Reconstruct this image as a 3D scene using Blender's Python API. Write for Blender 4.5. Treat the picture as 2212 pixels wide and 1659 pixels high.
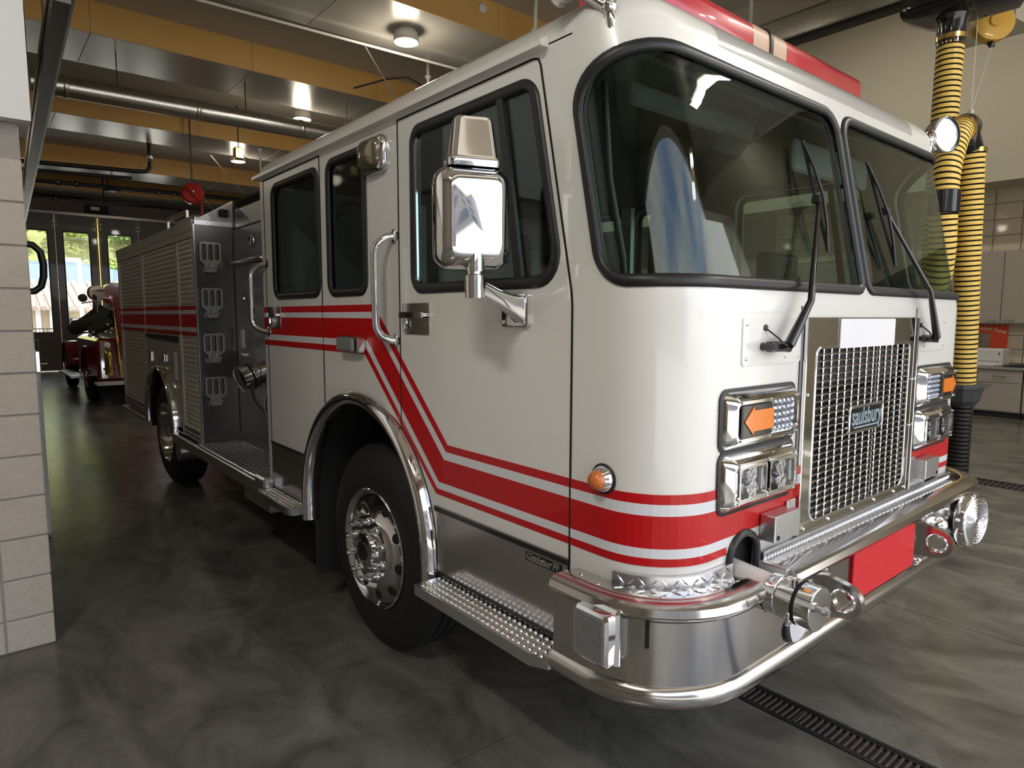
import bpy, bmesh, math, random
from math import sin, cos, pi, radians, sqrt, atan2, hypot
from mathutils import Vector, Matrix
random.seed(7)
for o in list(bpy.data.objects): bpy.data.objects.remove(o)
scene = bpy.context.scene
COL = scene.collection

# ---------------------------------------------------------------- camera
cam_d = bpy.data.cameras.new('camera'); cam = bpy.data.objects.new('camera', cam_d); COL.objects.link(cam)
CAMP = Vector((-1.43394644, -1.06819182, 1.66294061))
PITCH, YAW, ROLL, FPX = radians(-5.89673780564137), radians(39.707430654200365), radians(0.15022030125046204), 1413.678
fw = Vector((sin(YAW)*cos(PITCH), cos(YAW)*cos(PITCH), sin(PITCH)))
rt = Vector((cos(YAW), -sin(YAW), 0)); up = rt.cross(fw)
rt2 = rt*cos(ROLL)+up*sin(ROLL); up2 = -rt*sin(ROLL)+up*cos(ROLL)
cam.matrix_world = Matrix(((rt2.x, up2.x, -fw.x, CAMP.x), (rt2.y, up2.y, -fw.y, CAMP.y), (rt2.z, up2.z, -fw.z, CAMP.z), (0, 0, 0, 1)))
cam_d.sensor_fit = 'HORIZONTAL'; cam_d.sensor_width = 36.0; cam_d.lens = 36.0*FPX/2212.0
cam_d.clip_start = 0.05; cam_d.clip_end = 500
scene.camera = cam
cy_ = scene.cycles; cy_.max_bounces = 8; cy_.diffuse_bounces = 4; cy_.glossy_bounces = 4; cy_.transparent_max_bounces = 12; cy_.caustics_reflective = False; cy_.caustics_refractive = False

# ---------------------------------------------------------------- view and sky
vs = scene.view_settings
vs.view_transform = 'Standard'; vs.look = 'None'; vs.gamma = 1.0; vs.use_curve_mapping = False
vs.exposure = 0.0
world = bpy.data.worlds.new('world'); scene.world = world; world.use_nodes = True
wn, wl = world.node_tree.nodes, world.node_tree.links
wn.clear()
wo = wn.new('ShaderNodeOutputWorld'); wb = wn.new('ShaderNodeBackground')
wtc = wn.new('ShaderNodeTexCoord'); wmap = wn.new('ShaderNodeMapping'); wmap.inputs['Scale'].default_value = (1, 1, 2.2)
wnz = wn.new('ShaderNodeTexNoise'); wnz.inputs['Scale'].default_value = 2.2; wnz.inputs['Detail'].default_value = 7; wnz.inputs['Roughness'].default_value = .55
wcr = wn.new('ShaderNodeValToRGB'); wcr.color_ramp.elements[0].position = .36; wcr.color_ramp.elements[1].position = .58
wcr.color_ramp.elements[0].color = (.34, .47, .76, 1); wcr.color_ramp.elements[1].color = (1.0, .975, .94, 1)
wl.new(wtc.outputs['Generated'], wmap.inputs['Vector']); wl.new(wmap.outputs['Vector'], wnz.inputs['Vector'])
wl.new(wnz.outputs['Fac'], wcr.inputs['Fac']); wl.new(wcr.outputs['Color'], wb.inputs['Color'])
wb.inputs['Strength'].default_value = 3.3
wl.new(wb.outputs['Background'], wo.inputs['Surface'])

# high sun over the apron in front; it does not reach the engine
sun_d = bpy.data.lights.new('sun', 'SUN'); sun_d.energy = 5.0; sun_d.angle = radians(.6); sun_d.color = (1, .95, .86)
sun = bpy.data.objects.new('sun', sun_d); COL.objects.link(sun); sun.location = (0, -20, 40)
sun.rotation_euler = Vector((.15, .38, -.92)).to_track_quat('-Z', 'Y').to_euler()

# ---------------------------------------------------------------- materials
MATS = {}
def mat(name, col, rough=.5, metal=0.0, coat=0.0, var=0.06, vscale=6.0, bump=0.0, bscale=40.0, emit=None, estr=0.0, spec=.5, aniso=0.0):
    m = bpy.data.materials.new(name); m.use_nodes = True
    nt = m.node_tree; n = nt.nodes; l = nt.links
    b = n['Principled BSDF']
    b.inputs['Roughness'].default_value = rough; b.inputs['Metallic'].default_value = metal
    b.inputs['Coat Weight'].default_value = coat; b.inputs['Coat Roughness'].default_value = .04
    b.inputs['Specular IOR Level'].default_value = spec
    tc = n.new('ShaderNodeTexCoord')
    nz = n.new('ShaderNodeTexNoise'); nz.inputs['Scale'].default_value = vscale; nz.inputs['Detail'].default_value = 5
    l.new(tc.outputs['Object'], nz.inputs['Vector'])
    mx = n.new('ShaderNodeMix'); mx.data_type = 'RGBA'
    mx.inputs[6].default_value = tuple(c*(1-var) for c in col)+(1,)
    mx.inputs[7].default_value = tuple(min(1, c*(1+var)) for c in col)+(1,)
    l.new(nz.outputs['Fac'], mx.inputs[0]); l.new(mx.outputs[2], b.inputs['Base Color'])
    if bump:
        nb = n.new('ShaderNodeTexNoise'); nb.inputs['Scale'].default_value = bscale; nb.inputs['Detail'].default_value = 4
        l.new(tc.outputs['Object'], nb.inputs['Vector'])
        bp = n.new('ShaderNodeBump'); bp.inputs['Strength'].default_value = bump; bp.inputs['Distance'].default_value = .01
        l.new(nb.outputs['Fac'], bp.inputs['Height']); l.new(bp.outputs['Normal'], b.inputs['Normal'])
    if emit:
        b.inputs['Emission Color'].default_value = tuple(emit)+(1,); b.inputs['Emission Strength'].default_value = estr
    MATS[name] = m
    return m
def glass(name, tint, refl=1.45, rough=0.0):
    m = bpy.data.materials.new(name); m.use_nodes = True
    nt = m.node_tree; n = nt.nodes; l = nt.links; n.clear()
    o = n.new('ShaderNodeOutputMaterial'); mx = n.new('ShaderNodeMixShader'); fr = n.new('ShaderNodeFresnel')
    tr = n.new('ShaderNodeBsdfTransparent'); gl = n.new('ShaderNodeBsdfGlossy')
    tc = n.new('ShaderNodeTexCoord'); nz = n.new('ShaderNodeTexNoise'); nz.inputs['Scale'].default_value = 3
    cm = n.new('ShaderNodeMix'); cm.data_type = 'RGBA'
    cm.inputs[6].default_value = tuple(c*.96 for c in tint)+(1,); cm.inputs[7].default_value = tuple(tint)+(1,)
    l.new(tc.outputs['Object'], nz.inputs['Vector']); l.new(nz.outputs['Fac'], cm.inputs[0]); l.new(cm.outputs[2], tr.inputs['Color'])
    ge = n.new('ShaderNodeNewGeometry'); mr_ = n.new('ShaderNodeMapRange'); mr_.inputs[3].default_value = refl; mr_.inputs[4].default_value = 1/refl
    l.new(ge.outputs['Backfacing'], mr_.inputs[0]); l.new(mr_.outputs[0], fr.inputs['IOR'])
    gl.inputs['Roughness'].default_value = rough
    l.new(fr.outputs['Fac'], mx.inputs['Fac']); l.new(tr.outputs[0], mx.inputs[1]); l.new(gl.outputs[0], mx.inputs[2]); l.new(mx.outputs[0], o.inputs['Surface'])
    MATS[name] = m
    return m
mat('white_paint', (.80, .79, .75), .28, 0, .9, .015)
mat('red_stripe', (.52, .005, .008), .35, 0, .35, .05, 6, 0, 40, None, 0, .3)
mat('silver_stripe', (.74, .75, .78), .3, 0, .5, .03)
mat('chrome', (.86, .86, .87), .06, 1.0, 0, .03)
mat('stainless', (.62, .60, .58), .16, 1.0, 0, .10, 3)
mat('satin_metal', (.50, .49, .47), .34, 1.0, 0, .08, 8)
mat('aluminium', (.66, .66, .67), .30, 1.0, 0, .06, 12, .05, 90)
mat('tread_plate', (.70, .70, .71), .26, 1.0, 0, .08, 14, .06, 60)
mat('shutter_paint', (.62, .57, .49), .32, .1, .3, .04)
mat('shaded_white', (.55, .52, .47), .25, 0, .9, .03)  # the body's white with its shade mixed into the colour
mat('black_rubber', (.012, .012, .013), .42, 0, 0, .2, 20)
mat('black_gloss', (.010, .010, .011), .16, 0, .5, .2)
mat('black_matte', (.014, .013, .013), .75, 0, 0, .2, 9)
mat('seam_black', (.006, .006, .006), .9, 0, 0, .1)
mat('tire', (.010, .010, .011), .62, 0, 0, .25, 30, .15, 120)
mat('amber_lens', (.85, .22, .015), .22, 0, .6, .06)
mat('amber_dull', (.62, .16, .035), .3, 0, .6, .06)
mat('red_lens', (.50, .012, .03), .3, 0, .8, .10, 12)
mat('tan_lens', (.60, .40, .29), .4, 0, .5, .05)
mat('red_plate', (.66, .012, .022), .4, 0, .15, .04)
mat('white_card', (.80, .80, .82), .5, 0, 0, .01)
mat('reflector', (.70, .71, .74), .18, 1.0, 0, .06, 40, .3, 50)
mat('lamp_grey', (.25, .25, .25), .35, .2, .3, .2, 50, .3, 120)
mat('smoke_lens', (.20, .17, .10), .15, .5, .8, .3, 8)
mat('radiator', (.12, .11, .10), .45, .7, 0, .3, 30)
mat('badge_blue', (.34, .43, .50), .4, .4, 0, .05)
mat('interior_dark', (.055, .056, .058), .7, 0, 0, .25, 10)
mat('interior_grey', (.16, .16, .165), .6, 0, 0, .15, 10)
mat('seat_fabric', (.085, .085, .09), .8, 0, 0, .2, 30, .2, 80)
mat('interior_trim', (.55, .62, .57), .6, 0, 0, .06)
mat('dash_grey', (.20, .27, .26), .6, 0, 0, .1)
glass('windshield_glass', (.82, .92, .88), 1.45)
glass('side_glass', (.80, .88, .85), 1.45)
mat('mesh_metal', (.55, .53, .51), .16, 1.0, 0, .1, 6)
glass('clear_glass', (.93, .96, .95), 1.45)
glass('lens_glass', (.94, .95, .96), 1.45)
# --- building
def concrete():
    m = bpy.data.materials.new('polished_concrete'); m.use_nodes = True
    nt = m.node_tree; n = nt.nodes; l = nt.links; b = n['Principled BSDF']
    tc = n.new('ShaderNodeTexCoord'); mp = n.new('ShaderNodeMapping'); mp.inputs['Scale'].default_value = (1, .6, 1); mp.inputs['Rotation'].default_value = (0, 0, .5)
    l.new(tc.outputs['Object'], mp.inputs['Vector'])
    a = n.new('ShaderNodeTexNoise'); a.inputs['Scale'].default_value = 3.2; a.inputs['Detail'].default_value = 9; a.inputs['Roughness'].default_value = .62; a.inputs['Distortion'].default_value = .8
    l.new(mp.outputs[0], a.inputs['Vector'])
    r = n.new('ShaderNodeValToRGB'); e = r.color_ramp.elements
    e[0].position = .33; e[0].color = (.072, .069, .059, 1); e[1].position = .67; e[1].color = (.185, .177, .150, 1)
    l.new(a.outputs['Fac'], r.inputs['Fac'])
    f = n.new('ShaderNodeTexNoise'); f.inputs['Scale'].default_value = 130; f.inputs['Detail'].default_value = 3; l.new(tc.outputs['Object'], f.inputs['Vector'])
    mx = n.new('ShaderNodeMix'); mx.data_type = 'RGBA'; mx.blend_type = 'OVERLAY'; mx.inputs[0].default_value = .22
    l.new(r.outputs[0], mx.inputs[6]); l.new(f.outputs['Color'], mx.inputs[7]); l.new(mx.outputs[2], b.inputs['Base Color'])
    rr_ = n.new('ShaderNodeMapRange'); rr_.inputs[3].default_value = .15; rr_.inputs[4].default_value = .30
    l.new(a.outputs['Fac'], rr_.inputs[0]); l.new(rr_.outputs[0], b.inputs['Roughness'])
    w = n.new('ShaderNodeTexNoise'); w.inputs['Scale'].default_value = 9; w.inputs['Detail'].default_value = 2; l.new(tc.outputs['Object'], w.inputs['Vector'])
    bp = n.new('ShaderNodeBump'); bp.inputs['Strength'].default_value = .025; bp.inputs['Distance'].default_value = .02; l.new(w.outputs['Fac'], bp.inputs['Height']); l.new(bp.outputs[0], b.inputs['Normal'])
    MATS['concrete'] = m
concrete()
mat('block', (.50, .445, .385), .85, 0, 0, .12, 30, .5, 70)
mat('mortar', (.34, .31, .29), .95, 0, 0, .1, 20)
mat('white_fascia', (.78, .79, .78), .6, 0, 0, .02)
mat('dark_block', (.15, .125, .10), .85, 0, 0, .15, 8)
mat('beige_wall', (.52, .47, .37), .8, 0, 0, .03, 1.2)
mat('tan_beam', (.58, .34, .10), .6, 0, 0, .05, 1.5)
mat('beam_soffit', (.60, .56, .49), .24, .45, 0, .07, .8)
mat('ceiling_deck', (.50, .45, .37), .7, 0, 0, .06, 1.0)
mat('door_brown', (.085, .07, .06), .45, 0, .2, .1)
mat('duct', (.50, .49, .44), .28, 1.0, 0, .14, 9, .15, 40)
mat('dark_pipe', (.02, .018, .016), .5, .3, 0, .2)
mat('white_pipe', (.62, .60, .54), .5, 0, 0, .04)
mat('track_metal', (.22, .20, .17), .3, .9, 0, .15, 4)
mat('brass', (.72, .50, .16), .2, 1.0, 0, .08)
mat('cast_iron', (.075, .055, .05), .55, .5, 0, .3, 20, .4, 60)
mat('iron_frame', (.028, .028, .028), .5, .4, 0, .3, 20)
mat('hose_yellow', (.80, .56, .13), .5, 0, .1, .10, 14)
mat('hose_black', (.020, .018, .014), .5, 0, 0, .2, 14)
mat('rubber_cone', (.055, .058, .062), .5, 0, 0, .15)
mat('reel_yellow', (.62, .36, .05), .45, 0, .2, .08)
mat('cabinet', (.36, .32, .27), .55, 0, 0, .03)
mat('counter', (.30, .29, .26), .35, 0, .2, .1, 30)
mat('tile_tan', (.56, .48, .36), .5, 0, .2, .12, 3)
mat('poster_red', (.72, .075, .02), .45, 0, .2, .06)
mat('poster_photo', (.26, .19, .15), .5, 0, .2, .5, 14)
mat('cream', (.85, .80, .55), .6)
mat('machine_white', (.62, .62, .60), .45, 0, .1, .02)
mat('navy_cloth', (.012, .013, .022), .9, 0, 0, .3, 12, .6, 25)
mat('maroon_sign', (.22, .02, .02), .5, 0, 0, .1)
mat('antique_red', (.22, .008, .012), .16, 0, 1.0, .1)
mat('old_hose', (.035, .04, .03), .8, 0, 0, .3, 20, .6, 40)
mat('red_reel', (.45, .02, .02), .25, 0, .6, .1)
mat('lamp_glow', (1, .97, .88), .5, 0, 0, 0, 5, 0, 40, (1, .93, .78), 14.0)
mat('facade_grey', (.20, .19, .18), .8, 0, 0, .1, 1)
mat('apron', (.55, .53, .49), .8, 0, 0, .1, 2)
mat('dark_steel', (.19, .185, .18), .28, 1.0, 0, .12, 4)
mat('leaf_light', (.36, .44, .10), .7, 0, 0, .4, 3)
mat('leaf_dark', (.20, .28, .08), .7, 0, 0, .4, 3)
mat('dry_hill', (.34, .34, .13), .9, 0, 0, .45, .25)
mat('stucco', (.62, .50, .34), .85, 0, 0, .04)
mat('roof_tile', (.48, .36, .30), .7, 0, 0, .2, 4)
mat('blue_roof', (.28, .38, .52), .6, 0, 0, .03)
mat('white_post', (.75, .75, .73), .5)
mat('car_white', (.7, .7, .7), .3, 0, .8, .02)
mat('car_glass', (.03, .04, .05), .1, 0, .5)
mat('steel_rail', (.10, .10, .10), .5, .4)

# ---------------------------------------------------------------- mesh helpers
class MB:
    def __init__(s): s.v = []; s.f = []; s.mi = []; s.cur = 0
    def add(s, vs_, fs):
        k = len(s.v); s.v += [tuple(p) for p in vs_]
        for f in fs: s.f.append(tuple(i+k for i in f)); s.mi.append(s.cur)
        return s
    def box(s, x0, x1, y0, y1, z0, z1, b=0.0):
        if b <= 0:
            vs_ = [(x, y, z) for z in (z0, z1) for y in (y0, y1) for x in (x0, x1)]
            return s.add(vs_, [(0, 2, 3, 1), (4, 5, 7, 6), (0, 1, 5, 4), (2, 6, 7, 3), (0, 4, 6, 2), (1, 3, 7, 5)])
        b = min(b, abs(x1-x0)*.49, abs(y1-y0)*.49, abs(z1-z0)*.49)
        vs_ = []; fs = []
        X = (x0, x1); Y = (y0, y1); Z = (z0, z1); idx = {}
        for i in (0, 1):
            for j in (0, 1):
                for k in (0, 1):
                    sx, sy, sz = 1-2*i, 1-2*j, 1-2*k
                    idx[i, j, k, 0] = len(vs_); vs_.append((X[i], Y[j]+sy*b, Z[k]+sz*b))
                    idx[i, j, k, 1] = len(vs_); vs_.append((X[i]+sx*b, Y[j], Z[k]+sz*b))
                    idx[i, j, k, 2] = len(vs_); vs_.append((X[i]+sx*b, Y[j]+sy*b, Z[k]))
        for a in (0, 1, 2):
            o = [q for q in (0, 1, 2) if q != a]
            for e in (0, 1):
                ring = []
                for (p, q) in ((0, 0), (1, 0), (1, 1), (0, 1)):
                    c = [0, 0, 0]; c[a] = e; c[o[0]] = p; c[o[1]] = q; ring.append(idx[c[0], c[1], c[2], a])
                flip = (e == 0) ^ (a == 1)
                fs.append(tuple(reversed(ring)) if flip else tuple(ring))
        for a in (0, 1, 2):
            o = [q for q in (0, 1, 2) if q != a]
            for p in (0, 1):
                for q in (0, 1):
                    c0 = [0, 0, 0]; c0[o[0]] = p; c0[o[1]] = q; c1 = list(c0); c1[a] = 1
                    fs.append((idx[tuple(c0)+(o[0],)], idx[tuple(c0)+(o[1],)], idx[tuple(c1)+(o[1],)], idx[tuple(c1)+(o[0],)]))
        for i in (0, 1):
            for j in (0, 1):
                for k in (0, 1): fs.append((idx[i, j, k, 0], idx[i, j, k, 1], idx[i, j, k, 2]))
        return s.add(vs_, fs)
    def frame(s, p0, p1):
        d = (Vector(p1)-Vector(p0)).normalized()
        a = Vector((0, 0, 1)) if abs(d.z) < .9 else Vector((1, 0, 0))
        u = d.cross(a).normalized(); w = d.cross(u).normalized()
        return d, u, w
    def cyl(s, p0, p1, r, n=16, r2=None, caps=True):
        r2 = r if r2 is None else r2
        d, u, w = s.frame(p0, p1); p0 = Vector(p0); p1 = Vector(p1)
        vs_ = []
        for p, q in ((p0, r), (p1, r2)):
            for i in range(n):
                a = 2*pi*i/n; vs_.append(p+u*(q*cos(a))+w*(q*sin(a)))
        fs = [(i, (i+1) % n, n+(i+1) % n, n+i) for i in range(n)]
        if caps: fs += [tuple(range(n-1, -1, -1)), tuple(range(n, 2*n))]
        return s.add(vs_, fs)
    def tube(s, pts, r, n=10, closed=False, caps=True):
        pts = [Vector(p) for p in pts]; m = len(pts)
        rs = r if isinstance(r, (list, tuple)) else [r]*m
        vs_ = []; prev = None
        for i, p in enumerate(pts):
            if closed: t = (pts[(i+1) % m]-pts[i-1])
            else: t = pts[min(i+1, m-1)]-pts[max(i-1, 0)]
            t.normalize()
            if prev is None:
                a = Vector((0, 0, 1)) if abs(t.z) < .9 else Vector((1, 0, 0)); u = t.cross(a).normalized()
            else:
                u = (prev-t*prev.dot(t)).normalized()
            prev = u; w = t.cross(u)
            for k in range(n):
                an = 2*pi*k/n; vs_.append(p+u*(rs[i]*cos(an))+w*(rs[i]*sin(an)))
        fs = []
        for i in range(m if closed else m-1):
            j = (i+1) % m
            for k in range(n): fs.append((i*n+k, i*n+(k+1) % n, j*n+(k+1) % n, j*n+k))
        if caps and not closed: fs += [tuple(range(n-1, -1, -1)), tuple((m-1)*n+k for k in range(n))]
        return s.add(vs_, fs)
    def lathe(s, prof, org, axis, n=32, close=True):
        # prof: list of (distance along axis, radius)
        o = Vector(org); d = Vector(axis).normalized(); _, u, w = s.frame(o, o+d)
        vs_ = []
        for t, r in prof:
            for i in range(n):
                a = 2*pi*i/n; vs_.append(o+d*t+u*(r*cos(a))+w*(r*sin(a)))
        fs = []
        for j in range(len(prof)-1):
            for i in range(n): fs.append((j*n+i, j*n+(i+1) % n, (j+1)*n+(i+1) % n, (j+1)*n+i))
        if close:
            if prof[0][1] > 1e-4: fs.append(tuple(range(n-1, -1, -1)))
            if prof[-1][1] > 1e-4: fs.append(tuple((len(prof)-1)*n+i for i in range(n)))
        return s.add(vs_, fs)
    def ball(s, c, r, n=14, sc=(1, 1, 1)):
        vs_ = []; fs = []; c = Vector(c); h = n//2
        for j in range(h+1):
            th = pi*j/h
            for i in range(n):
                a = 2*pi*i/n; vs_.append((c.x+r*sc[0]*sin(th)*cos(a), c.y+r*sc[1]*sin(th)*sin(a), c.z+r*sc[2]*cos(th)))
        for j in range(h):
            for i in range(n): fs.append((j*n+i, (j+1)*n+i, (j+1)*n+(i+1) % n, j*n+(i+1) % n))
        return s.add(vs_, fs)
    def prism(s, pts, fn, h0, h1):
        # pts 2d polygon, fn(u,v,h) -> 3d
        n = len(pts)
        vs_ = [fn(u, v, h0) for u, v in pts]+[fn(u, v, h1) for u, v in pts]
        fs = [tuple(range(n-1, -1, -1)), tuple(range(n, 2*n))]+[(i, (i+1) % n, n+(i+1) % n, n+i) for i in range(n)]
        return s.add(vs_, fs)
    def loft(s, rings, closed=True, cap0=True, cap1=True):
        n = len(rings[0]); vs_ = [p for r in rings for p in r]; fs = []
        for j in range(len(rings)-1):
            for i in range(n if closed else n-1): fs.append((j*n+i, j*n+(i+1) % n, (j+1)*n+(i+1) % n, (j+1)*n+i))
        if cap0: fs.append(tuple(range(n-1, -1, -1)))
        if cap1: fs.append(tuple((len(rings)-1)*n+i for i in range(n)))
        return s.add(vs_, fs)
    def build(s, name, m, parent=None, smooth=35, fix=True, loc=None):
        me = bpy.data.meshes.new(name); me.from_pydata(s.v, [], s.f); me.update()
        ms = m if isinstance(m, (list, tuple)) else [m]
        for q in ms: me.materials.append(MATS[q])
        if len(ms) > 1: me.polygons.foreach_set('material_index', s.mi)
        if fix:
            bm = bmesh.new(); bm.from_mesh(me); bmesh.ops.recalc_face_normals(bm, faces=bm.faces); bm.to_mesh(me); bm.free()
        if smooth:
            me.polygons.foreach_set('use_smooth', [True]*len(me.polygons)); me.set_sharp_from_angle(angle=radians(smooth))
        o = bpy.data.objects.new(name, me); COL.objects.link(o)
        if parent is not None: o.parent = parent
        if loc: o.location = loc
        return o
def thing(name, label, cat, loc=(0, 0, 0), group=None, rotz=0):
    o = bpy.data.objects.new(name, None); COL.objects.link(o); o.location = loc; o.rotation_euler = (0, 0, rotz)
    o.empty_display_size = .1
    o['label'] = label; o['category'] = cat
    if group: o['group'] = group
    return o
def tag(o, label, cat, group=None, kind=None):
    o['label'] = label; o['category'] = cat
    if group: o['group'] = group
    if kind: o['kind'] = kind
    return o
def struct(o, label=None):
    o['kind'] = 'structure'
    if label: o['label'] = label
    return o
def dup(src, name, parent, loc=None):
    c = src.copy(); c.name = name; COL.objects.link(c); c.parent = parent
    if loc is not None: c.location = loc
    return c
def part_empty(name, parent):
    o = bpy.data.objects.new(name, None); COL.objects.link(o); o.parent = parent; o.empty_display_size = .05
    return o
def rr(u0, u1, v0, v1, r, n=6):
    # rounded rectangle, counter clockwise; r = radius or 4 radii (u0v0, u1v0, u1v1, u0v1)
    R = r if isinstance(r, (list, tuple)) else [r]*4
    out = []
    for (cx, cy, sx, sy, a0, q) in ((u0, v0, 1, 1, pi, R[0]), (u1, v0, -1, 1, 1.5*pi, R[1]), (u1, v1, -1, -1, 0, R[2]), (u0, v1, 1, -1, .5*pi, R[3])):
        if q <= 1e-5: out.append((cx, cy)); continue
        for i in range(n+1):
            a = a0+.5*pi*i/n; out.append((cx+sx*q+q*cos(a), cy+sy*q+q*sin(a)))
    return out
def inset(path, d):
    n = len(path); out = []
    for i in range(n):
        x0, y0 = path[i-1]; x1, y1 = path[i]; x2, y2 = path[(i+1) % n]
        a = Vector((x1-x0, y1-y0)); b = Vector((x2-x1, y2-y1))
        if a.length < 1e-9: a = b
        if b.length < 1e-9: b = a
        a.normalize(); b.normalize()
        na = Vector((-a.y, a.x)); nb = Vector((-b.y, b.x)); m = na+nb
        if m.length < 1e-6: m = na
        m = m/max(.3, m.dot(na)) if m.dot(na) > 0 else na
        out.append((x1+m.x*d, y1+m.y*d))
    return out
def sheet(mb, outer, holes, fn, o0, o1, ucuts=(), vcuts=()):
    # fill a 2d polygon with holes, cut it along u and v, map by fn(u,v,off) to a solid sheet between offsets o0 and o1
    bm = bmesh.new(); edges = []
    for loop in [outer]+list(holes):
        vs_ = [bm.verts.new((p[0], p[1], 0)) for p in loop]
        for i in range(len(vs_)): edges.append(bm.edges.new((vs_[i], vs_[(i+1) % len(vs_)])))
    bmesh.ops.triangle_fill(bm, use_beauty=True, use_dissolve=False, edges=edges)
    us = [p[0] for p in outer]; vs2 = [p[1] for p in outer]
    for c in ucuts:
        if min(us) < c < max(us): bmesh.ops.bisect_plane(bm, geom=bm.verts[:]+bm.edges[:]+bm.faces[:], dist=1e-6, plane_co=(c, 0, 0), plane_no=(1, 0, 0))
    for c in vcuts:
        if min(vs2) < c < max(vs2): bmesh.ops.bisect_plane(bm, geom=bm.verts[:]+bm.edges[:]+bm.faces[:], dist=1e-6, plane_co=(0, c, 0), plane_no=(0, 1, 0))
    bmesh.ops.recalc_face_normals(bm, faces=bm.faces)
    bm.verts.index_update(); N = len(bm.verts)
    V0 = [(v.co.x, v.co.y) for v in bm.verts]
    verts = [fn(u, v, o1) for u, v in V0]+[fn(u, v, o0) for u, v in V0]
    faces = []
    for f in bm.faces:
        ix = [v.index for v in f.verts]; faces.append(tuple(ix)); faces.append(tuple(i+N for i in reversed(ix)))
    for e in bm.edges:
        if len(e.link_faces) == 1:
            a, b = e.verts[0].index, e.verts[1].index; faces.append((a, b, b+N, a+N))
    bm.free()
    mb.add(verts, faces)
    return mb
def ringpath(mb, path, fn, w, h, n=6, base=0.0):
    # half round bead following a closed 2d path: half width w, height h above the surface
    m = len(path); vs_ = []
    for i in range(m):
        x0, y0 = path[i-1]; x2, y2 = path[(i+1) % m]; t = Vector((x2-x0, y2-y0)); t.normalize(); nx, ny = -t.y, t.x
        for k in range(n+1):
            a = pi*k/n; vs_.append(fn(path[i][0]+nx*w*cos(a), path[i][1]+ny*w*cos(a), base+h*sin(a)))
        vs_.append(fn(path[i][0], path[i][1], base-.012))
    q = n+2; fs = []
    for i in range(m):
        j = (i+1) % m
        for k in range(q): fs.append((i*q+k, i*q+(k+1) % q, j*q+(k+1) % q, j*q+k))
    mb.add(vs_, fs); return mb
def densify(path, d):
    out = []
    for i in range(len(path)):
        a = path[i]; b = path[(i+1) % len(path)]; L = hypot(b[0]-a[0], b[1]-a[1]); k = max(1, int(L/d))
        for q in range(k): out.append((a[0]+(b[0]-a[0])*q/k, a[1]+(b[1]-a[1])*q/k))
    return out
def text_mesh(body, size, fn, depth=.002, shear=0.0, bold=0.0, name='lettering', m='badge_blue', parent=None, align='CENTER', width=None):
    cu = bpy.data.curves.new('txt', 'FONT'); cu.body = body; cu.size = size; cu.extrude = 0; cu.shear = shear; cu.offset = bold
    cu.align_x = align; cu.align_y = 'CENTER'; cu.resolution_u = 3
    to = bpy.data.objects.new('txt', cu); COL.objects.link(to)
    dg = bpy.context.evaluated_depsgraph_get(); me = bpy.data.meshes.new_from_object(to.evaluated_get(dg))
    bpy.data.objects.remove(to)
    xs = [v.co.x for v in me.vertices]; k = (width/(max(xs)-min(xs))) if width else 1.0
    V0 = [(v.co.x*k, v.co.y) for v in me.vertices]; N = len(V0); mb = MB()
    vs_ = [fn(u, v, depth) for u, v in V0]+[fn(u, v, 0) for u, v in V0]; fs = []; cnt = {}
    for p in me.polygons:
        ix = list(p.vertices); fs.append(tuple(ix))
        for i in range(len(ix)): e = (ix[i], ix[(i+1) % len(ix)]); cnt[tuple(sorted(e))] = cnt.get(tuple(sorted(e)), 0)+1
    for (a, b), c in cnt.items():
        if c == 1: fs.append((a, b, b+N, a+N))
    bpy.data.meshes.remove(me)
    mb.add(vs_, fs); return mb.build(name, m, parent, 0)
# ================================================================ BUILDING
# floor with saw cut joints left open as real gaps between slabs
FX = [-6.0, -2.72, 1.0, 1.30, 2.60, 3.90, 6.27, 6.60, 9.0, 12.4]; 
floor = struct(MB().box(-6, 12.4, -3.7, 22.7, -.25, -.012).build('floor', 'mortar', None, 0))
xs_ = [(-6, -2.72), (-2.72, .06 - 0.0), (.06, 1.066), (1.234, 2.60), (2.60, 3.90), (3.90, 6.275), (6.585, 9.0), (9.0, 12.4)]
xs_ = [(-6, -2.72), (-2.72, 1.066), (1.234, 2.60), (2.60, 3.90), (3.90, 6.275), (6.585, 9.0), (9.0, 12.4)]
ys_ = [(-3.7, .828), (.828, 5.6), (5.6, 10.55), (10.55, 15.2), (15.2, 19.0), (19.0, 22.7)]
g_ = .003
for a, b in xs_:
    for c, d in ys_:
        o = MB().box(a+g_, b-g_, c+g_, d-g_, -.02, 0).build('slab', 'concrete', floor, 0)
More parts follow.
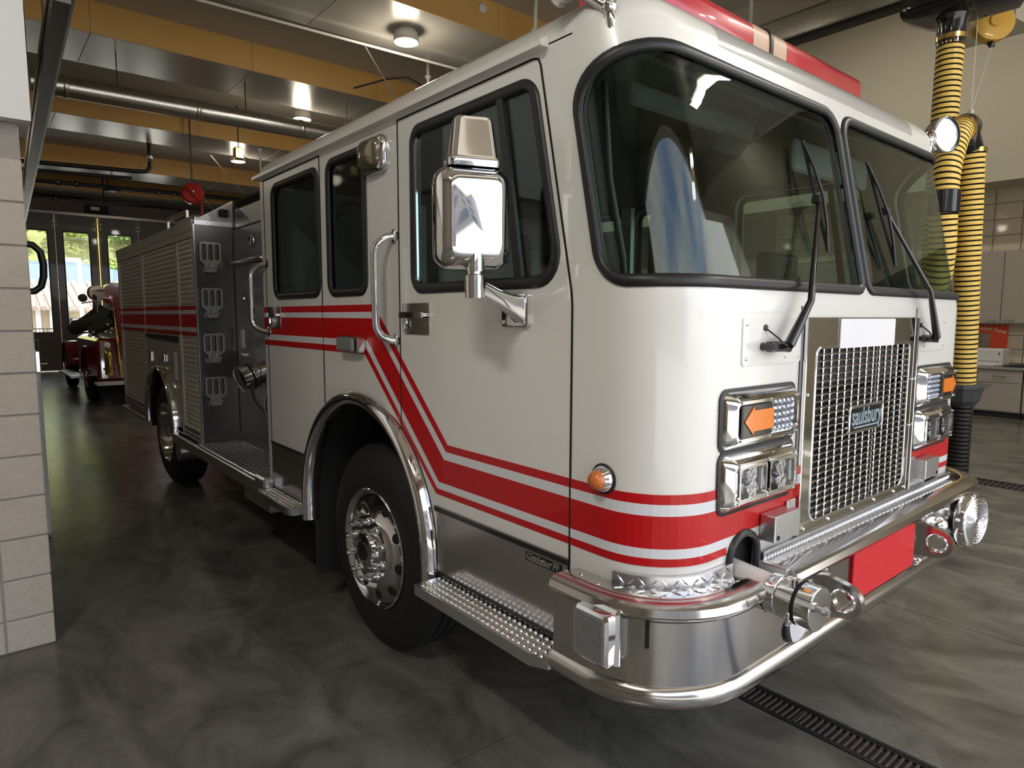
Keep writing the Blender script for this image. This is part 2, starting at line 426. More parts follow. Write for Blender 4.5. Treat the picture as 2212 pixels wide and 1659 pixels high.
# drains: cast iron frames with bars
def drain(x0, x1, y0, y1, label, bars_to, nm='floor_drain'):
    e = thing(nm, label, 'drain', ((x0+x1)/2, (y0+y1)/2, 0)); L0 = -Vector(e.location)
    w = .016
    MB().box(x0, x0+w, y0, y1, -.012, .002).box(x1-w, x1, y0, y1, -.012, .002).build('drain_frame', 'iron_frame', e, 0).location = L0
    MB().box(x0+w+.002, x0+w+.012, y0, y1, -.011, -.001).box(x1-w-.012, x1-w-.002, y0, y1, -.011, -.001).build('grate_edge', 'iron_frame', e, 0).location = L0
    MB().box(x0+w, x1-w, y0, y1, -.0118, -.0112).build('drain_pit', 'seam_black', e, 0).location = L0
    p = .0255 if x1-x0 < .2 else .05; first = None; n = 0; y = y1-.5*p; wd = p*.46
    while y > y0 and n < 290:
        if n % 20 == 19 and x1-x0 < .2:
            o = MB().box(x0+w+.012, x1-w-.012, y-wd, y+wd, -.011, -.002, .002).lathe([(-.003, .012), (-.0005, .011), (-.0005, .002)], ((x0+x1)/2, y, 0), (0, 0, 1), 10).build('grate_bridge', 'cast_iron', e, 0); o.location = L0
        elif first is None:
            first = MB().box(x0+w+.012, x1-w-.012, -wd/2, wd/2, -.011, -.002, .002).build('grate_bar', 'cast_iron', e, 0); first.location = L0+Vector((0, y, 0))
        else: dup(first, 'grate_bar', e, L0+Vector((0, y, 0)))
        y -= p; n += 1
drain(1.068, 1.232, -2.6, 3.2, 'near slotted iron floor drain running out from under the bumper', 3)
drain(6.278, 6.582, -1.0, 3.0, 'far iron floor drain beside the yellow hose, near the cabinets', 3)

# left pier: stack bonded concrete blocks under a white fascia
wall_l = struct(MB().box(-6, -1.193, 2.884, 3.17, 0, 2.56).build('wall_left', 'mortar', None, 0))
blk = {}
zz = 0.0
for r in range(14):
    h = .1626 if r == 0 else .2032
    if zz+h > 2.60: break
    for a, b in ((-1.383, -1.185), (-1.789, -1.383), (-2.195, -1.789), (-2.601, -2.195)):
        k = (r == 0, round(b-a, 3))
        hh = min(h, 2.563-zz)
        o = MB().box(a+.004, b-.004 if b < -1.2 else b, 2.874+random.uniform(-.0015, .0015), 2.90, zz+.004, zz+hh-.004, .004).build('block', 'block', wall_l, 0)
    zz += h
MB().box(-1.20, -1.186, 2.90, 3.17, 0, 2.56).build('jamb', 'block', wall_l, 0)
MB().box(-6, -2.61, 2.876, 2.90, 0, 2.56).build('block_face', 'block', wall_l, 0)
struct(MB().box(-6, -1.142, 2.80, 3.20, 2.563, 5.75).build('wall_header', 'white_fascia', None, 0))
# other walls
struct(MB().box(-6.2, -6, -3.7, 22.7, 0, 7.7).build('wall_side', 'dark_block', None, 0))
struct(MB().box(12.4, 12.6, -3.7, 22.7, 0, 7.7).build('wall_right', 'mortar', None, 0))
struct(MB().box(11.55, 12.4, -3.7, 22.7, 3.86, 7.7).build('wall_bulkhead', 'beige_wall', None, 0))
# front wall behind the camera with the big open bay door
struct(MB().box(7.0, 12.6, -3.9, -3.7, 0, 7.7).box(-6.2, -4.6, -3.9, -3.7, 0, 7.7).box(-4.6, 7.0, -3.9, -3.7, 4.8, 7.7).build('wall_front', 'beige_wall', None, 0))
# rear wall and its folding door
RW = 22.5
struct(MB().box(-6, -.35, RW, RW+.25, 0, 7.7).box(3.97, 12.6, RW, RW+.25, 0, 7.7).box(-.35, 3.97, RW, RW+.25, 4.62, 7.7).build('wall_rear', 'dark_block', None, 0))
wr = bpy.data.objects['wall_rear']
first = None
for r in range(9):
    for k in range(14):
        x = -1.0+.42*k; z = 4.66+.21*r
        if x > 4.6: continue
        if first is None: first = MB().box(.006, .414, RW-.012, RW+.002, .006, .204).build('block', 'dark_block', wr, 0); first.location = (x, 0, z)
        else: dup(first, 'block', wr, (x, 0, z))
door = thing('door_1', 'brown four-leaf folding bay door with tall glazed windows in the rear wall', 'door', (1.81, RW+.1, 0)); door['kind'] = 'structure'
DL = -Vector(door.location)
def D(mb, n, m, p=None, smooth=0):
    o = mb.build(n, m, None, smooth); o.parent = p or door; o.location = DL if p is None else (0, 0, 0); return o
for a, b in ((-.35, .73), (.73, 1.765), (1.855, 2.89), (2.89, 3.97)):
    f = lambda u, v, h: (u, RW+.10-h, v)
    w0, w1 = a+.19, b-.19
    lf = D(sheet(MB(), [(a+.004, .02), (b-.004, .02), (b-.004, 4.60), (a+.004, 4.60)], [rr(w0, w1, 1.15, 4.12, .05, 4)], f, 0, .06), 'door_leaf', 'door_brown')
    D(sheet(MB(), rr(w0, w1, 1.15, 4.12, .05, 4), [], f, .026, .032), 'pane', 'clear_glass', lf)
    t = MB(); ringpath(t, densify(rr(w0, w1, 1.15, 4.12, .05, 4), .3), f, .018, .012, 4, .06); D(t, 'pane_bead', 'black_rubber', lf)
    for sx in (a+.045, b-.045):
        for zz in (4.28, 4.40): D(MB().lathe([(0, .018), (.012, .016), (.014, .004)], (sx, RW+.04, zz), (0, -1, 0), 8), 'hinge_bolt', 'aluminium', lf)
        for zz in (2.36, 2.46): D(MB().lathe([(0, .026), (.02, .022), (.03, .008)], (sx, RW+.04, zz), (0, -1, 0), 8), 'latch_knob', 'aluminium', lf)
D(MB().box(1.767, 1.853, RW+.03, RW+.11, 0, 4.60, .01), 'meeting_post', 'door_brown'); D(MB().box(1.79, 1.825, RW+.015, RW+.03, 0, 4.60, .004), 'brass_strip', 'brass')
D(MB().box(-.4, 4.0, RW-.02, RW+.12, 4.60, 4.70, .01), 'door_head', 'track_metal')
D(MB().box(1.5, 2.1, RW-.10, RW+.0, 4.72, 4.95, .02), 'door_operator', 'black_matte')
D(MB().box(1.65, 1.87, RW-.106, RW-.10, 4.80, 4.90), 'operator_label', 'cream')
D(MB().tube([(-.4, RW-.08, 5.15), (1.2, RW-.08, 5.12), (4.2, RW-.08, 5.05)], .03, 8), 'operator_conduit', 'dark_pipe')

# ceiling: deck, clad cross beams, upper bay over the hose
CZ, BH = 5.60, 5.20
struct(MB().box(-6, 6.45, -3.7, RW, CZ, CZ+.12).build('ceiling', 'ceiling_deck', None, 0))
struct(MB().box(6.45, 6.55, -3.7, RW, BH, 7.7).build('wall_drop', 'ceiling_deck', None, 0))
struct(MB().box(6.45, 12.6, -3.7, RW, 7.6, 7.72).build('ceiling_high', 'beige_wall', None, 0))
n = 0
for y in (-2.4, 1.2, 5.77, 8.98, 13.2, 17.7, 21.4):
    bm_ = struct(MB().box(-6, 6.45, y+.01, y+1.25, BH+.012, CZ).build('trim_%d' % (n+1), 'ceiling_deck', None, 0)); n += 1
    x = -6
    while x < 6.4:
        x1 = min(x+2.0, 6.45)
        MB().box(x+.003, x1-.003, y, y+.012, BH+.0, CZ, .002).build('beam_face', 'tan_beam', bm_, 0)
        MB().box(x+.003, x1-.003, y+.012, y+1.25, BH, BH+.012, .002).build('beam_soffit', 'beam_soffit', bm_, 0)
        x = x1
# ================================================================ FIRE ENGINE
W = 2.42; RC = .22; ARC = RC*pi/2; FL = W-2*RC; TOT = 2*ARC+FL
def plan(s):
    if s < 0: return 0.0, RC-s, -1.0, 0.0
    if s <= ARC: t = s/RC; return RC-RC*cos(t), RC-RC*sin(t), -cos(t), -sin(t)
    if s <= ARC+FL: return RC+(s-ARC), 0.0, 0.0, -1.0
    if s <= TOT: t = (s-ARC-FL)/RC; return W-RC+RC*sin(t), RC-RC*cos(t), sin(t), -cos(t)
    return W, RC+(s-TOT), 1.0, 0.0
def lean(z):
    d = z-1.72
    if d < -.04: return 0.0
    if d < .04: return .21*(d+.04)**2/.16
    return .21*d
def S(s, z, off=0.0):
    x, y, nx, ny = plan(s)
    w = 1.0 if y < .45 else max(0.0, 1-(y-.45)/.85)
    return (x+nx*off, y+lean(z)*w+ny*off, z)
def SM(s, z, off=0.0): return S(TOT-s, z, off)
def sd(y): return RC-y
def fx(x): return ARC+(x-RC)
UC = [ARC*i/14 for i in range(15)]; UC += [TOT-u for u in UC]; UC += [sd(.45), sd(1.3), TOT-sd(.45), TOT-sd(1.3)]
VC = [1.68, 1.70, 1.72, 1.74, 1.76]

engine = thing('fire_engine', 'white and red striped fire engine filling the middle of the bay', 'fire truck', (1.21, 3.5, 0))
EP = Vector((1.21, 3.5, 0))
def B(mb, name, m, parent=None, smooth=35, **k):
    o = mb.build(name, m, None, smooth, **k)
    p = engine if parent is None else parent
    o.parent = p
    q = p; off = Vector((0, 0, 0))
    while q is not None: off += Vector(q.location); q = q.parent
    o.location = Vector(o.location)-off if 'loc' in k else -off
    return o
AY, AZ = 1.80, .64      # front wheel arch
def arch(r, y0, y1, n=14):
    a0 = math.acos((y0-AY)/r); a1 = math.acos((y1-AY)/r)
    return [(AY+r*cos(a0+(a1-a0)*i/n), AZ+r*sin(a0+(a1-a0)*i/n)) for i in range(n+1)]
fdoor = [(sd(1.135), .60), (sd(.365), .60), (sd(.365), 2.445), (sd(.372), 2.468), (sd(.395), 2.475), (sd(1.412), 2.475)]+[(sd(y), z) for y, z in arch(.665, 1.412, 1.14, 12)]
rdoor = [(sd(3.02), .60), (sd(2.465), .60)]+[(sd(y), z) for y, z in arch(.6649, 2.4645, 2.199, 12)]+[(sd(2.199), 2.475), (sd(3.02), 2.475)]
fwin = rr(sd(1.305), sd(.397), 1.76, 2.42, [.075, .13, .07, .075], 7)
mwin = rr(sd(2.118), sd(1.70), 1.763, 2.43, .07, 6)
rwin = rr(sd(2.885), sd(2.215), 1.763, 2.425, .075, 6)
ws1 = rr(-.03, fx(1.196), 1.755, 2.448, [.10, .05, .10, .0], 9)[:-1]+[(.33*(1-sin(pi/2*i/14))-.03, 2.448-.19*(1-cos(pi/2*i/14))) for i in range(15)]
def mir(p): return [(TOT-u, v) for u, v in reversed(p)]
def notch(x0, x1, ztop, zb=.60, n=10):
    r = (x1-x0)/2; c = (x0+x1)/2
    return [(fx(x0), zb)]+[(fx(c+r*cos(pi-pi*i/n)), ztop-r+r*sin(pi-pi*i/n)) for i in range(n+1)]+[(fx(x1), zb)]
half = [(sd(3.08), .59), (sd(2.431), .59)]+[(sd(y), z) for y, z in arch(.631, 2.4309, 1.1691, 22)]+[(sd(1.169), .60), (sd(.37), .60), (sd(.36), .505), (-.02, .505), (ARC*.7, .58)]+notch(.312, .474, .992)
full = half+[(TOT-u, v) for u, v in reversed(half)]+[(TOT-sd(3.08), 2.5), (sd(3.08), 2.5)]
ghole = rr(fx(.80), fx(1.63), .945, 1.558, .02, 3)
holes = [fdoor, rdoor, mwin, ws1, mir(fdoor), mir(rdoor), mir(mwin), mir(ws1), ghole]
shell = B(sheet(MB(), full, holes, S, -.012, 0, UC, VC), 'cab_shell', 'white_paint')
inner = [inset(p, .0) for p in (fwin, mwin, rwin, ws1, mir(fwin), mir(mwin), mir(rwin), mir(ws1))]
B(sheet(MB(), [(sd(3.05), 1.42), (TOT-sd(3.05), 1.42), (TOT-sd(3.05), 2.46), (sd(3.05), 2.46)], inner, S, -.045, -.035, UC, VC), 'cab_liner', 'interior_dark')
# roof cap
def ring(ins, z):
    pts = []
    for i in range(61):
        s = sd(3.08)+(TOT-2*sd(3.08))*i/60
        pts.append(S(s, min(z, 2.5), -ins))
    # finer round corners
    pts = []
    ss = [sd(3.08)]+[sd(3.08-.12*i) for i in range(1, 24)]+[ARC*i/12 for i in range(13)]+[ARC+FL*i/10 for i in range(1, 10)]
    ss = ss+[TOT-q for q in reversed(ss)]
    for s in ss:
        p = S(s, 2.5, -ins); pts.append((p[0], p[1], z))
    return pts
rings = [ring(0, 2.495)]+[ring(.16*(1-cos(pi/2*i/9)), 2.5+.125*sin(pi/2*i/9)) for i in range(10)]+[ring(.2, 2.629)]
roof = B(MB().loft(rings, True, False, True), 'roof', 'white_paint', None, 50)
g = MB(); g.prism([(-.034, 2.488), (-.034, 2.506), (-.004, 2.522), (.004, 2.488)], lambda u, v, h: (u, h, v), .487, 3.125)
B(g, 'rain_gutter', 'white_paint')
g = MB(); g.prism([(W+.034, 2.488), (W+.034, 2.506), (W+.004, 2.522), (W-.004, 2.488)], lambda u, v, h: (u, h, v), .487, 3.125)
B(g, 'rain_gutter', 'white_paint')
B(MB().box(.004, W-.004, 3.055, 3.08, .60, 2.5), 'cab_rear_wall', 'interior_grey')
B(MB().box(.05, W-.05, .24, 3.05, 1.31, 1.34), 'cab_floor', 'interior_dark')
B(MB().box(.05, W-.05, .3, 3.05, 2.455, 2.475), 'headliner', 'interior_dark')

def door(fn, far):
    n = 'front_door'; d = B(sheet(MB(), inset(fdoor, .006), [fwin], fn, -.012, .001, UC+[sd(.45), sd(1.3)], VC), n, 'white_paint')
    r = B(sheet(MB(), inset(rdoor, .005), [rwin], fn, -.012, .001, [], []), 'rear_door', 'white_paint')
    for p, par in ((fdoor, d), (rdoor, r)):
        B(sheet(MB(), inset(p, -.02), [inset(p, .02)], fn, -.022, -.016, UC, VC), 'door_seal', 'seam_black', par)
    for w, par in ((fwin, d), (mwin, None), (rwin, r)):
        ga = MB(); ringpath(ga, densify(inset(w, .014), .06), fn, .021, .013); B(ga, 'window_gasket', 'black_rubber', par, 60)
        B(sheet(MB(), inset(w, .006), [], fn, -.010, -.006, [sd(.45)], []), 'window_glass', 'side_glass', par, 0)
    # vent divider in the front window
    t = MB(); sheet(t, [(sd(.628), 1.78), (sd(.588), 1.78), (sd(.588), 2.405), (sd(.628), 2.405)], [], fn, -.006, .008, [], VC); B(t, 'window_divider', 'black_rubber', d)
    t = MB()
    for y0, y1, z0, z1 in ((1.275, 1.262, 1.79, 2.39),): sheet(t, [(sd(y0), z0), (sd(y1), z0), (sd(y1), z1), (sd(y0), z1)], [], fn, -.006, .004)
    B(t, 'glass_channel', 'chrome', d)
    # polished kick panels with black rub strips
    kp = B(sheet(MB(), rr(sd(1.128), sd(.372), .612, .885, .004, 1), [], fn, .001, .006), 'kick_panel', 'stainless', d)
    B(sheet(MB(), [(sd(1.14), .874), (sd(.368), .874), (sd(.368), .893), (sd(1.145), .893)], [], fn, .001, .012), 'rub_strip', 'black_gloss', kp)
    B(sheet(MB(), [(sd(1.13), .604), (sd(.370), .604), (sd(.370), .622), (sd(1.13), .622)], [], fn, .001, .010), 'rub_strip', 'black_gloss', kp)
    kr = B(sheet(MB(), rr(sd(3.01), sd(2.475), .604, .878, .004, 1), [], fn, .001, .006), 'kick_panel', 'stainless', r)
    B(sheet(MB(), [(sd(3.015), .868), (sd(2.468), .868), (sd(2.468), .884), (sd(3.015), .884)], [], fn, .001, .010), 'rub_strip', 'black_gloss', kr)
    if not far:
        B(sheet(MB(), rr(sd(.572), sd(.398), .8325, .866, .004, 2), [], fn, .006, .009), 'nameplate', 'black_gloss', kp)
        o = text_mesh('Gladiator FF', .036, lambda u, v, h: fn(sd(.485)+u, .849+v, .009+h), .002, 0, .0008, 'lettering', 'chrome', None, 'CENTER', .160); o.parent = kp; o.location = (0, 0, 0)
    # latches
    for y0, y1, par in ((1.385, 1.175, d), (2.995, 2.80, r)):
        h = B(sheet(MB(), rr(sd(y0), sd(y1), 1.588, 1.716, .008, 2), [], fn, .001, .005), 'latch_plate', 'stainless', par)
        t = MB(); sheet(t, rr(sd(y0-.012), sd(y1+.02), 1.655, 1.680, .008, 2), [], fn, .018, .030)
        sheet(t, rr(sd(y0-.03), sd(y0-.07), 1.660, 1.676, .003, 2), [], fn, .004, .02); sheet(t, rr(sd(y1+.05), sd(y1+.03), 1.66, 1.676, .003, 2), [], fn, .004, .02)
        t.tube([fn(sd(y0-.045), 1.65, .012), fn(sd(y0-.05), 1.62, .014), fn(sd(y0-.035), 1.60, .01)], .008, 8)
        B(t, 'door_handle', 'chrome', par)
    return d, r
door_n = door(S, False); door_f = door(SM, True)
# windshield panes
for fn in (S, SM):
    pane = B(sheet(MB(), inset(ws1, .006), [], fn, -.012, -.006, UC, [1.76+.07*i for i in range(10)]), 'windshield', 'windshield_glass', None, 60)
    ga = MB(); ringpath(ga, densify(inset(ws1, .010), .03), fn, .019, .014); B(ga, 'windshield_gasket', 'black_rubber', pane, 60)

# ---------------------------------------------------------------- stripes
UPz = [(1.716, 1.682), (1.682, 1.653), (1.653, 1.550), (1.550, 1.516), (1.516, 1.484)]
LOz = [(1.156, 1.127), (1.127, 1.093), (1.093, .996), (.996, .967), (.967, .943)]
def band(i):
    zt, zb = UPz[i]; lt, lb = LOz[i]
    yt, yb = 1.645+.4*(1.716-zt), 1.645+.4*(1.716-zb); wt, wb = 1.054+.4*(1.156-lt), 1.054+.4*(1.156-lb)
    return zt, zb, lt, lb, yt, yb, wt, wb
for fn in (S, SM):
    for i in range(5):
        zt, zb, lt, lb, yt, yb, wt, wb = band(i); nm = 'stripe'; m = 'red_stripe' if i % 2 == 0 else 'silver_stripe'
        end = fx(.718); t = MB()
        # skip the notch round the suction pipe for the two lowest bands
        e1 = fx(.300) if i >= 3 else end
        poly = [(sd(3.075), zb), (sd(yb), zb), (sd(wb), lb), (e1, lb), (e1, lt), (sd(wt), lt), (sd(yt), zt), (sd(3.075), zt)]
        # split on the door seams so that the gaps stay visible
        sheet(t, poly, [], fn, .0014, .0026, UC, [])
        if i >= 3: sheet(t, [(fx(.487), lb), (end, lb), (end, lt), (fx(.487), lt)], [], fn, .0014, .0026)
        B(t, nm, m, None, 0)
for p_, par in ((fdoor, door_n[0]), (rdoor, door_n[1])):
    B(sheet(MB(), inset(p_, -.0005), [inset(p_, .0062)], S, .0005, .0032, UC, VC), 'door_gap', 'seam_black', par, 0)

# ---------------------------------------------------------------- fender trims, wheels
def fender(cy, cz, r0, r1, zb, nm, xo=0.0):
    path = [(cy+r1, zb)]+[(cy+r1*cos(pi*i/28), cz+r1*sin(pi*i/28)) for i in range(29)]+[(cy-r1, zb)]
    ri = [(cy+r0, zb)]+[(cy+r0*cos(pi*i/28), cz+r0*sin(pi*i/28)) for i in range(29)]+[(cy-r0, zb)]
    rgs = []
    for (yo, zo), (yi, zi) in zip(path, ri):
        rg = []
        for k in range(9):
            a = pi*k/8; f = .5-.5*cos(a); rg.append((xo-.004-.050*sin(a), yo+(yi-yo)*f, zo+(zi-zo)*f))
        rg.append((xo+.03, yi, zi)); rg.append((xo+.0, yo, zo)); rgs.append(rg)
    return MB().loft(rgs, True, True, True)
fen = B(fender(AY, AZ, .592, .668, .525, ''), 'fender_trim', 'chrome', None, 50)
def liner(cy, cz, r, zb, x0, x1):
    p = [(cy+r, zb)]+[(cy+r*cos(pi*i/20), cz+r*sin(pi*i/20)) for i in range(21)]+[(cy-r, zb)]
    q = [(y*1.0, z) for y, z in p]
    rgs = [[(x0, y, z) for y, z in p], [(x1, y, z) for y, z in p]]
    t = MB(); n = len(p); t.add(rgs[0]+rgs[1], [(i, i+1, n+i+1, n+i) for i in range(n-1)]+[tuple(range(n, 2*n))]); return t
B(liner(AY, AZ, .60, .50, .004, .75), 'wheel_well', 'black_matte', None, 50)
B(MB().box(.01, .36, 2.395, 2.41, .20, .80, .004), 'mud_flap', 'black_matte')
def rimprof(front):
    if front: return [(.02, .292), (-.012, .300), (-.017, .294), (-.010, .284), (.006, .274), (.008, .266), (-.004, .215), (-.016, .180), (-.030, .168), (-.032, .10), (-.032, .02)]
    return [(.02, .292), (-.012, .300), (-.018, .292), (-.004, .275), (.06, .255), (.10, .23), (.115, .16), (.115, .09), (.115, .02)]
def wheel(name, cy, xo, R, front, sx=1, xc=None):
    # xo: outer sidewall plane
    e = part_empty(name, engine); px = xo if xc is None else xc
    e.location = Vector((px, cy, R))-EP
    ax = (sx, 0, 0)
    tw = .29
    prof = [(.0, .295), (-.012, .33), (-.016, .38), (-.010, .43), (.012, .475), (.032, R-.012), (.045, R-.002)]
    nrib = 4; x = .045
    rib = (tw-.09)/nrib
    for k in range(nrib):
        a = .045+rib*k; prof += [(a+.006, R), (a+rib-.012, R)]
        if k < nrib-1: prof += [(a+rib-.010, R-.012), (a+rib-.001, R-.012)]
    prof += [(tw-.04, R-.004), (tw-.03, R-.02), (tw, .43), (tw, .33), (tw-.02, .295)]
    B(MB().lathe(prof, (px, cy, R), ax, 56, False), 'tire', 'tire', e, 40)
    rp = rimprof(front)
    rim = B(MB().lathe(rp, (px, cy, R), ax, 48, False), 'rim', 'chrome', e, 40)
    nh = 10
    for i in range(nh):
        a = 2*pi*(i+.3)/nh; y = cy+.236*cos(a); z = R+.236*sin(a); xx = .012 if front else .10
        hole = MB(); hole.lathe([(0, .001), (0.0, .024), (.008, .027)], (px+sx*(-.0035 if front else .094), y, z), (ax[0], -.22*cos(a)*(1 if front else 0), -.22*sin(a)*(1 if front else 0)), 14)
        B(hole, 'hand_hole', 'seam_black', rim)
    if front:
        B(MB().lathe([(-.030, .098), (-.048, .096), (-.063, .085), (-.068, .05), (-.068, .012)], (px, cy, R), ax, 32), 'hub', 'chrome', e, 40)
        B(MB().lathe([(-.0685, .052), (-.076, .046), (-.078, .01)], (px, cy, R), ax, 20), 'hub_cap', 'black_gloss', e, 40)
        for i in range(10):
            a = 2*pi*(i+.5)/10; y = cy+.142*cos(a); z = R+.142*sin(a)
            t = MB(); t.lathe([(-.028, .020), (-.040, .019), (-.044, .015), (-.072, .0135), (-.076, .016), (-.086, .014), (-.090, .004)], (px, y, z), ax, 10)
            B(t, 'lug_nut', 'chrome', e, 40)
    else:
        B(MB().lathe([(.115, .11), (.07, .105), (.05, .09), (.045, .02)], (px, cy, R), ax, 28), 'hub', 'stainless', e, 40)
        for i in range(10):
            a = 2*pi*(i+.5)/10; t = MB(); t.lathe([(.115, .018), (.085, .016), (.082, .004)], (px, cy+.142*cos(a), R+.142*sin(a)), ax, 8); B(t, 'lug_nut', 'chrome', e, 40)
    return e
wheel('front_wheel', AY, .062, .515, True)
wheel('front_wheel', AY, W-.062, .515, True, -1)
wheel('rear_wheel', 6.06, .035, .515, False)
wheel('rear_wheel', 6.06, W-.035, .515, False, -1)
B(MB().cyl((.15, AY, .50), (W-.15, AY, .50), .06, 12).cyl((.2, 6.06, .51), (W-.2, 6.06, .51), .09, 12), 'axle', 'black_matte')
B(MB().box(.75, .85, .5, 8.0, .62, .85).box(W-.85, W-.75, .5, 8.0, .62, .85).box(.6, W-.6, 2.0, 3.4, .45, .9).box(.45, W-.45, 3.2, 5.2, .35, .6), 'chassis', 'black_matte')

# ---------------------------------------------------------------- grille
FN = lambda u, v, h: (u, -h, v)          # front plane, outwards = -y
gp = B(sheet(MB(), rr(.718, 1.702, .912, 1.662, .004, 1), [rr(.80, 1.63, .945, 1.558, [.05, .05, .03, .03], 4)], FN, .001, .012), 'grille_panel', 'chrome')
t = MB(); ringpath(t, densify(rr(.80, 1.63, .945, 1.558, [.05, .05, .03, .03], 4), .05), FN, .005, .003, 5, .012); B(t, 'grille_rim', 'chrome', gp, 60)
for a_ in (.714, 1.698): B(MB().box(a_, a_+.008, -.02, 0, .912, 1.662, .002), 'edge_trim', 'chrome', gp)
NC, NR = 14, 26; x0, x1, z0, z1 = .800, 1.630, .945, 1.558
me_ = MB(); cw, ch = (x1-x0)/NC, (z1-z0)/NR
hp = rr(-.5+.085, .5-.085, -.5+.17, .5-.17, .14, 2)
for i in range(NC):
    for j in range(NR):
        cx = x0+(i+.5)*cw; cz = z0+(j+.5)*ch
        H = [(cx+u*cw, cz+v*ch) for u, v in rr(-.5+.075, .5-.075, -.5+.15, .5-.15, .13, 2)]
        n = len(H); O = []
        for (u, v) in H:
            du = (u-cx)/cw; dv = (v-cz)/ch; k = .5/max(abs(du), abs(dv)); O.append((cx+du*k*cw, cz+dv*k*ch))
        yb, yf = -.002, -.007
        vs_ = [(u, yf, v) for u, v in O]+[(u, yf-.002, v) for u, v in H]+[(u, yb, v) for u, v in H]
        fs = []
        for q in range(n):
            p = (q+1) % n; fs.append((q, p, n+p, n+q)); fs.append((n+q, n+p, 2*n+p, 2*n+q))
        me_.add(vs_, fs)
        # fill the four cell corners
B(me_, 'grille_mesh', 'mesh_metal', gp, 40, fix=False)
rad = MB(); rad.box(.78, 1.65, .13, .16, .93, 1.57)
B(rad, 'radiator_core', 'radiator', gp)
for k in range(13):
    t = MB(); zc = .965+.046*k; t.prism([(.03, zc-.014), (.034, zc-.014), (.075, zc+.014), (.071, zc+.014)], lambda u, v, h: (h, u, v), .79, 1.64); B(t, 'louvre', 'satin_metal', gp)
B(MB().cyl((1.40, .028, .95), (1.40, .028, 1.55), .012, 10), 'louvre_rod', 'aluminium', gp)
nb = B(sheet(MB(), rr(1.065, 1.362, 1.232, 1.328, .012, 3), [], FN, .010, .020), 'badge_plate', 'black_gloss', gp)
t = MB(); ringpath(t, densify(rr(1.065, 1.362, 1.232, 1.328, .012, 3), .04), FN, .006, .005, 4, .019); B(t, 'badge_rim', 'chrome', nb, 60)
o = text_mesh('saulsbury', .098, lambda u, v, h: FN(1.2135+u, 1.289+v, .020+h), .003, 0, .0008, 'lettering', 'badge_blue', None, 'CENTER', .262); o.parent = nb; o.location = (0, 0, 0)
B(MB().box(1.10, 1.325, -.0232, -.020, 1.246, 1.252), 'underline', 'badge_blue', nb)
B(sheet(MB(), rr(.962, 1.449, 1.552, 1.658, .006, 2), [], FN, .013, .017), 'blank_card', 'white_card', gp)
for x, z in [(.76, .93), (.95, .928), (1.15, .928), (1.35, .928), (1.55, .928), (1.66, .93), (.745, 1.2), (1.675, 1.2), (.745, 1.4), (1.675, 1.4)]:
    B(MB().lathe([(0, .007), (.004, .006), (.006, .002)], (x, -.012, z), (0, -1, 0), 10), 'rivet', 'chrome', gp)
# pressed panels with the wiper pivots
for sgn in (0, 1):
    m_ = (lambda x: x) if sgn == 0 else (lambda x: W-x)
    a, b = sorted((m_(.345), m_(.70)))
    t = MB(); sheet(t, rr(a, b, 1.515, 1.662, .012, 3), [], FN, .0, .004); pnl = B(t, 'access_panel', 'white_paint')
    for x, z in ((.365, 1.64), (.365, 1.535), (.60, 1.535), (.68, 1.535)):
        B(MB().lathe([(0, .005), (.003, .004), (.004, .001)], (m_(x), -.004, z), (0, -1, 0), 8), 'screw', 'satin_metal', pnl)
    B(sheet(MB(), [(m_(.703)-.002, 1.0), (m_(.703)+.002, 1.0), (m_(.703)+.002, 1.70), (m_(.703)-.002, 1.70)], [], FN, .0, .002), 'panel_seam', 'seam_black')

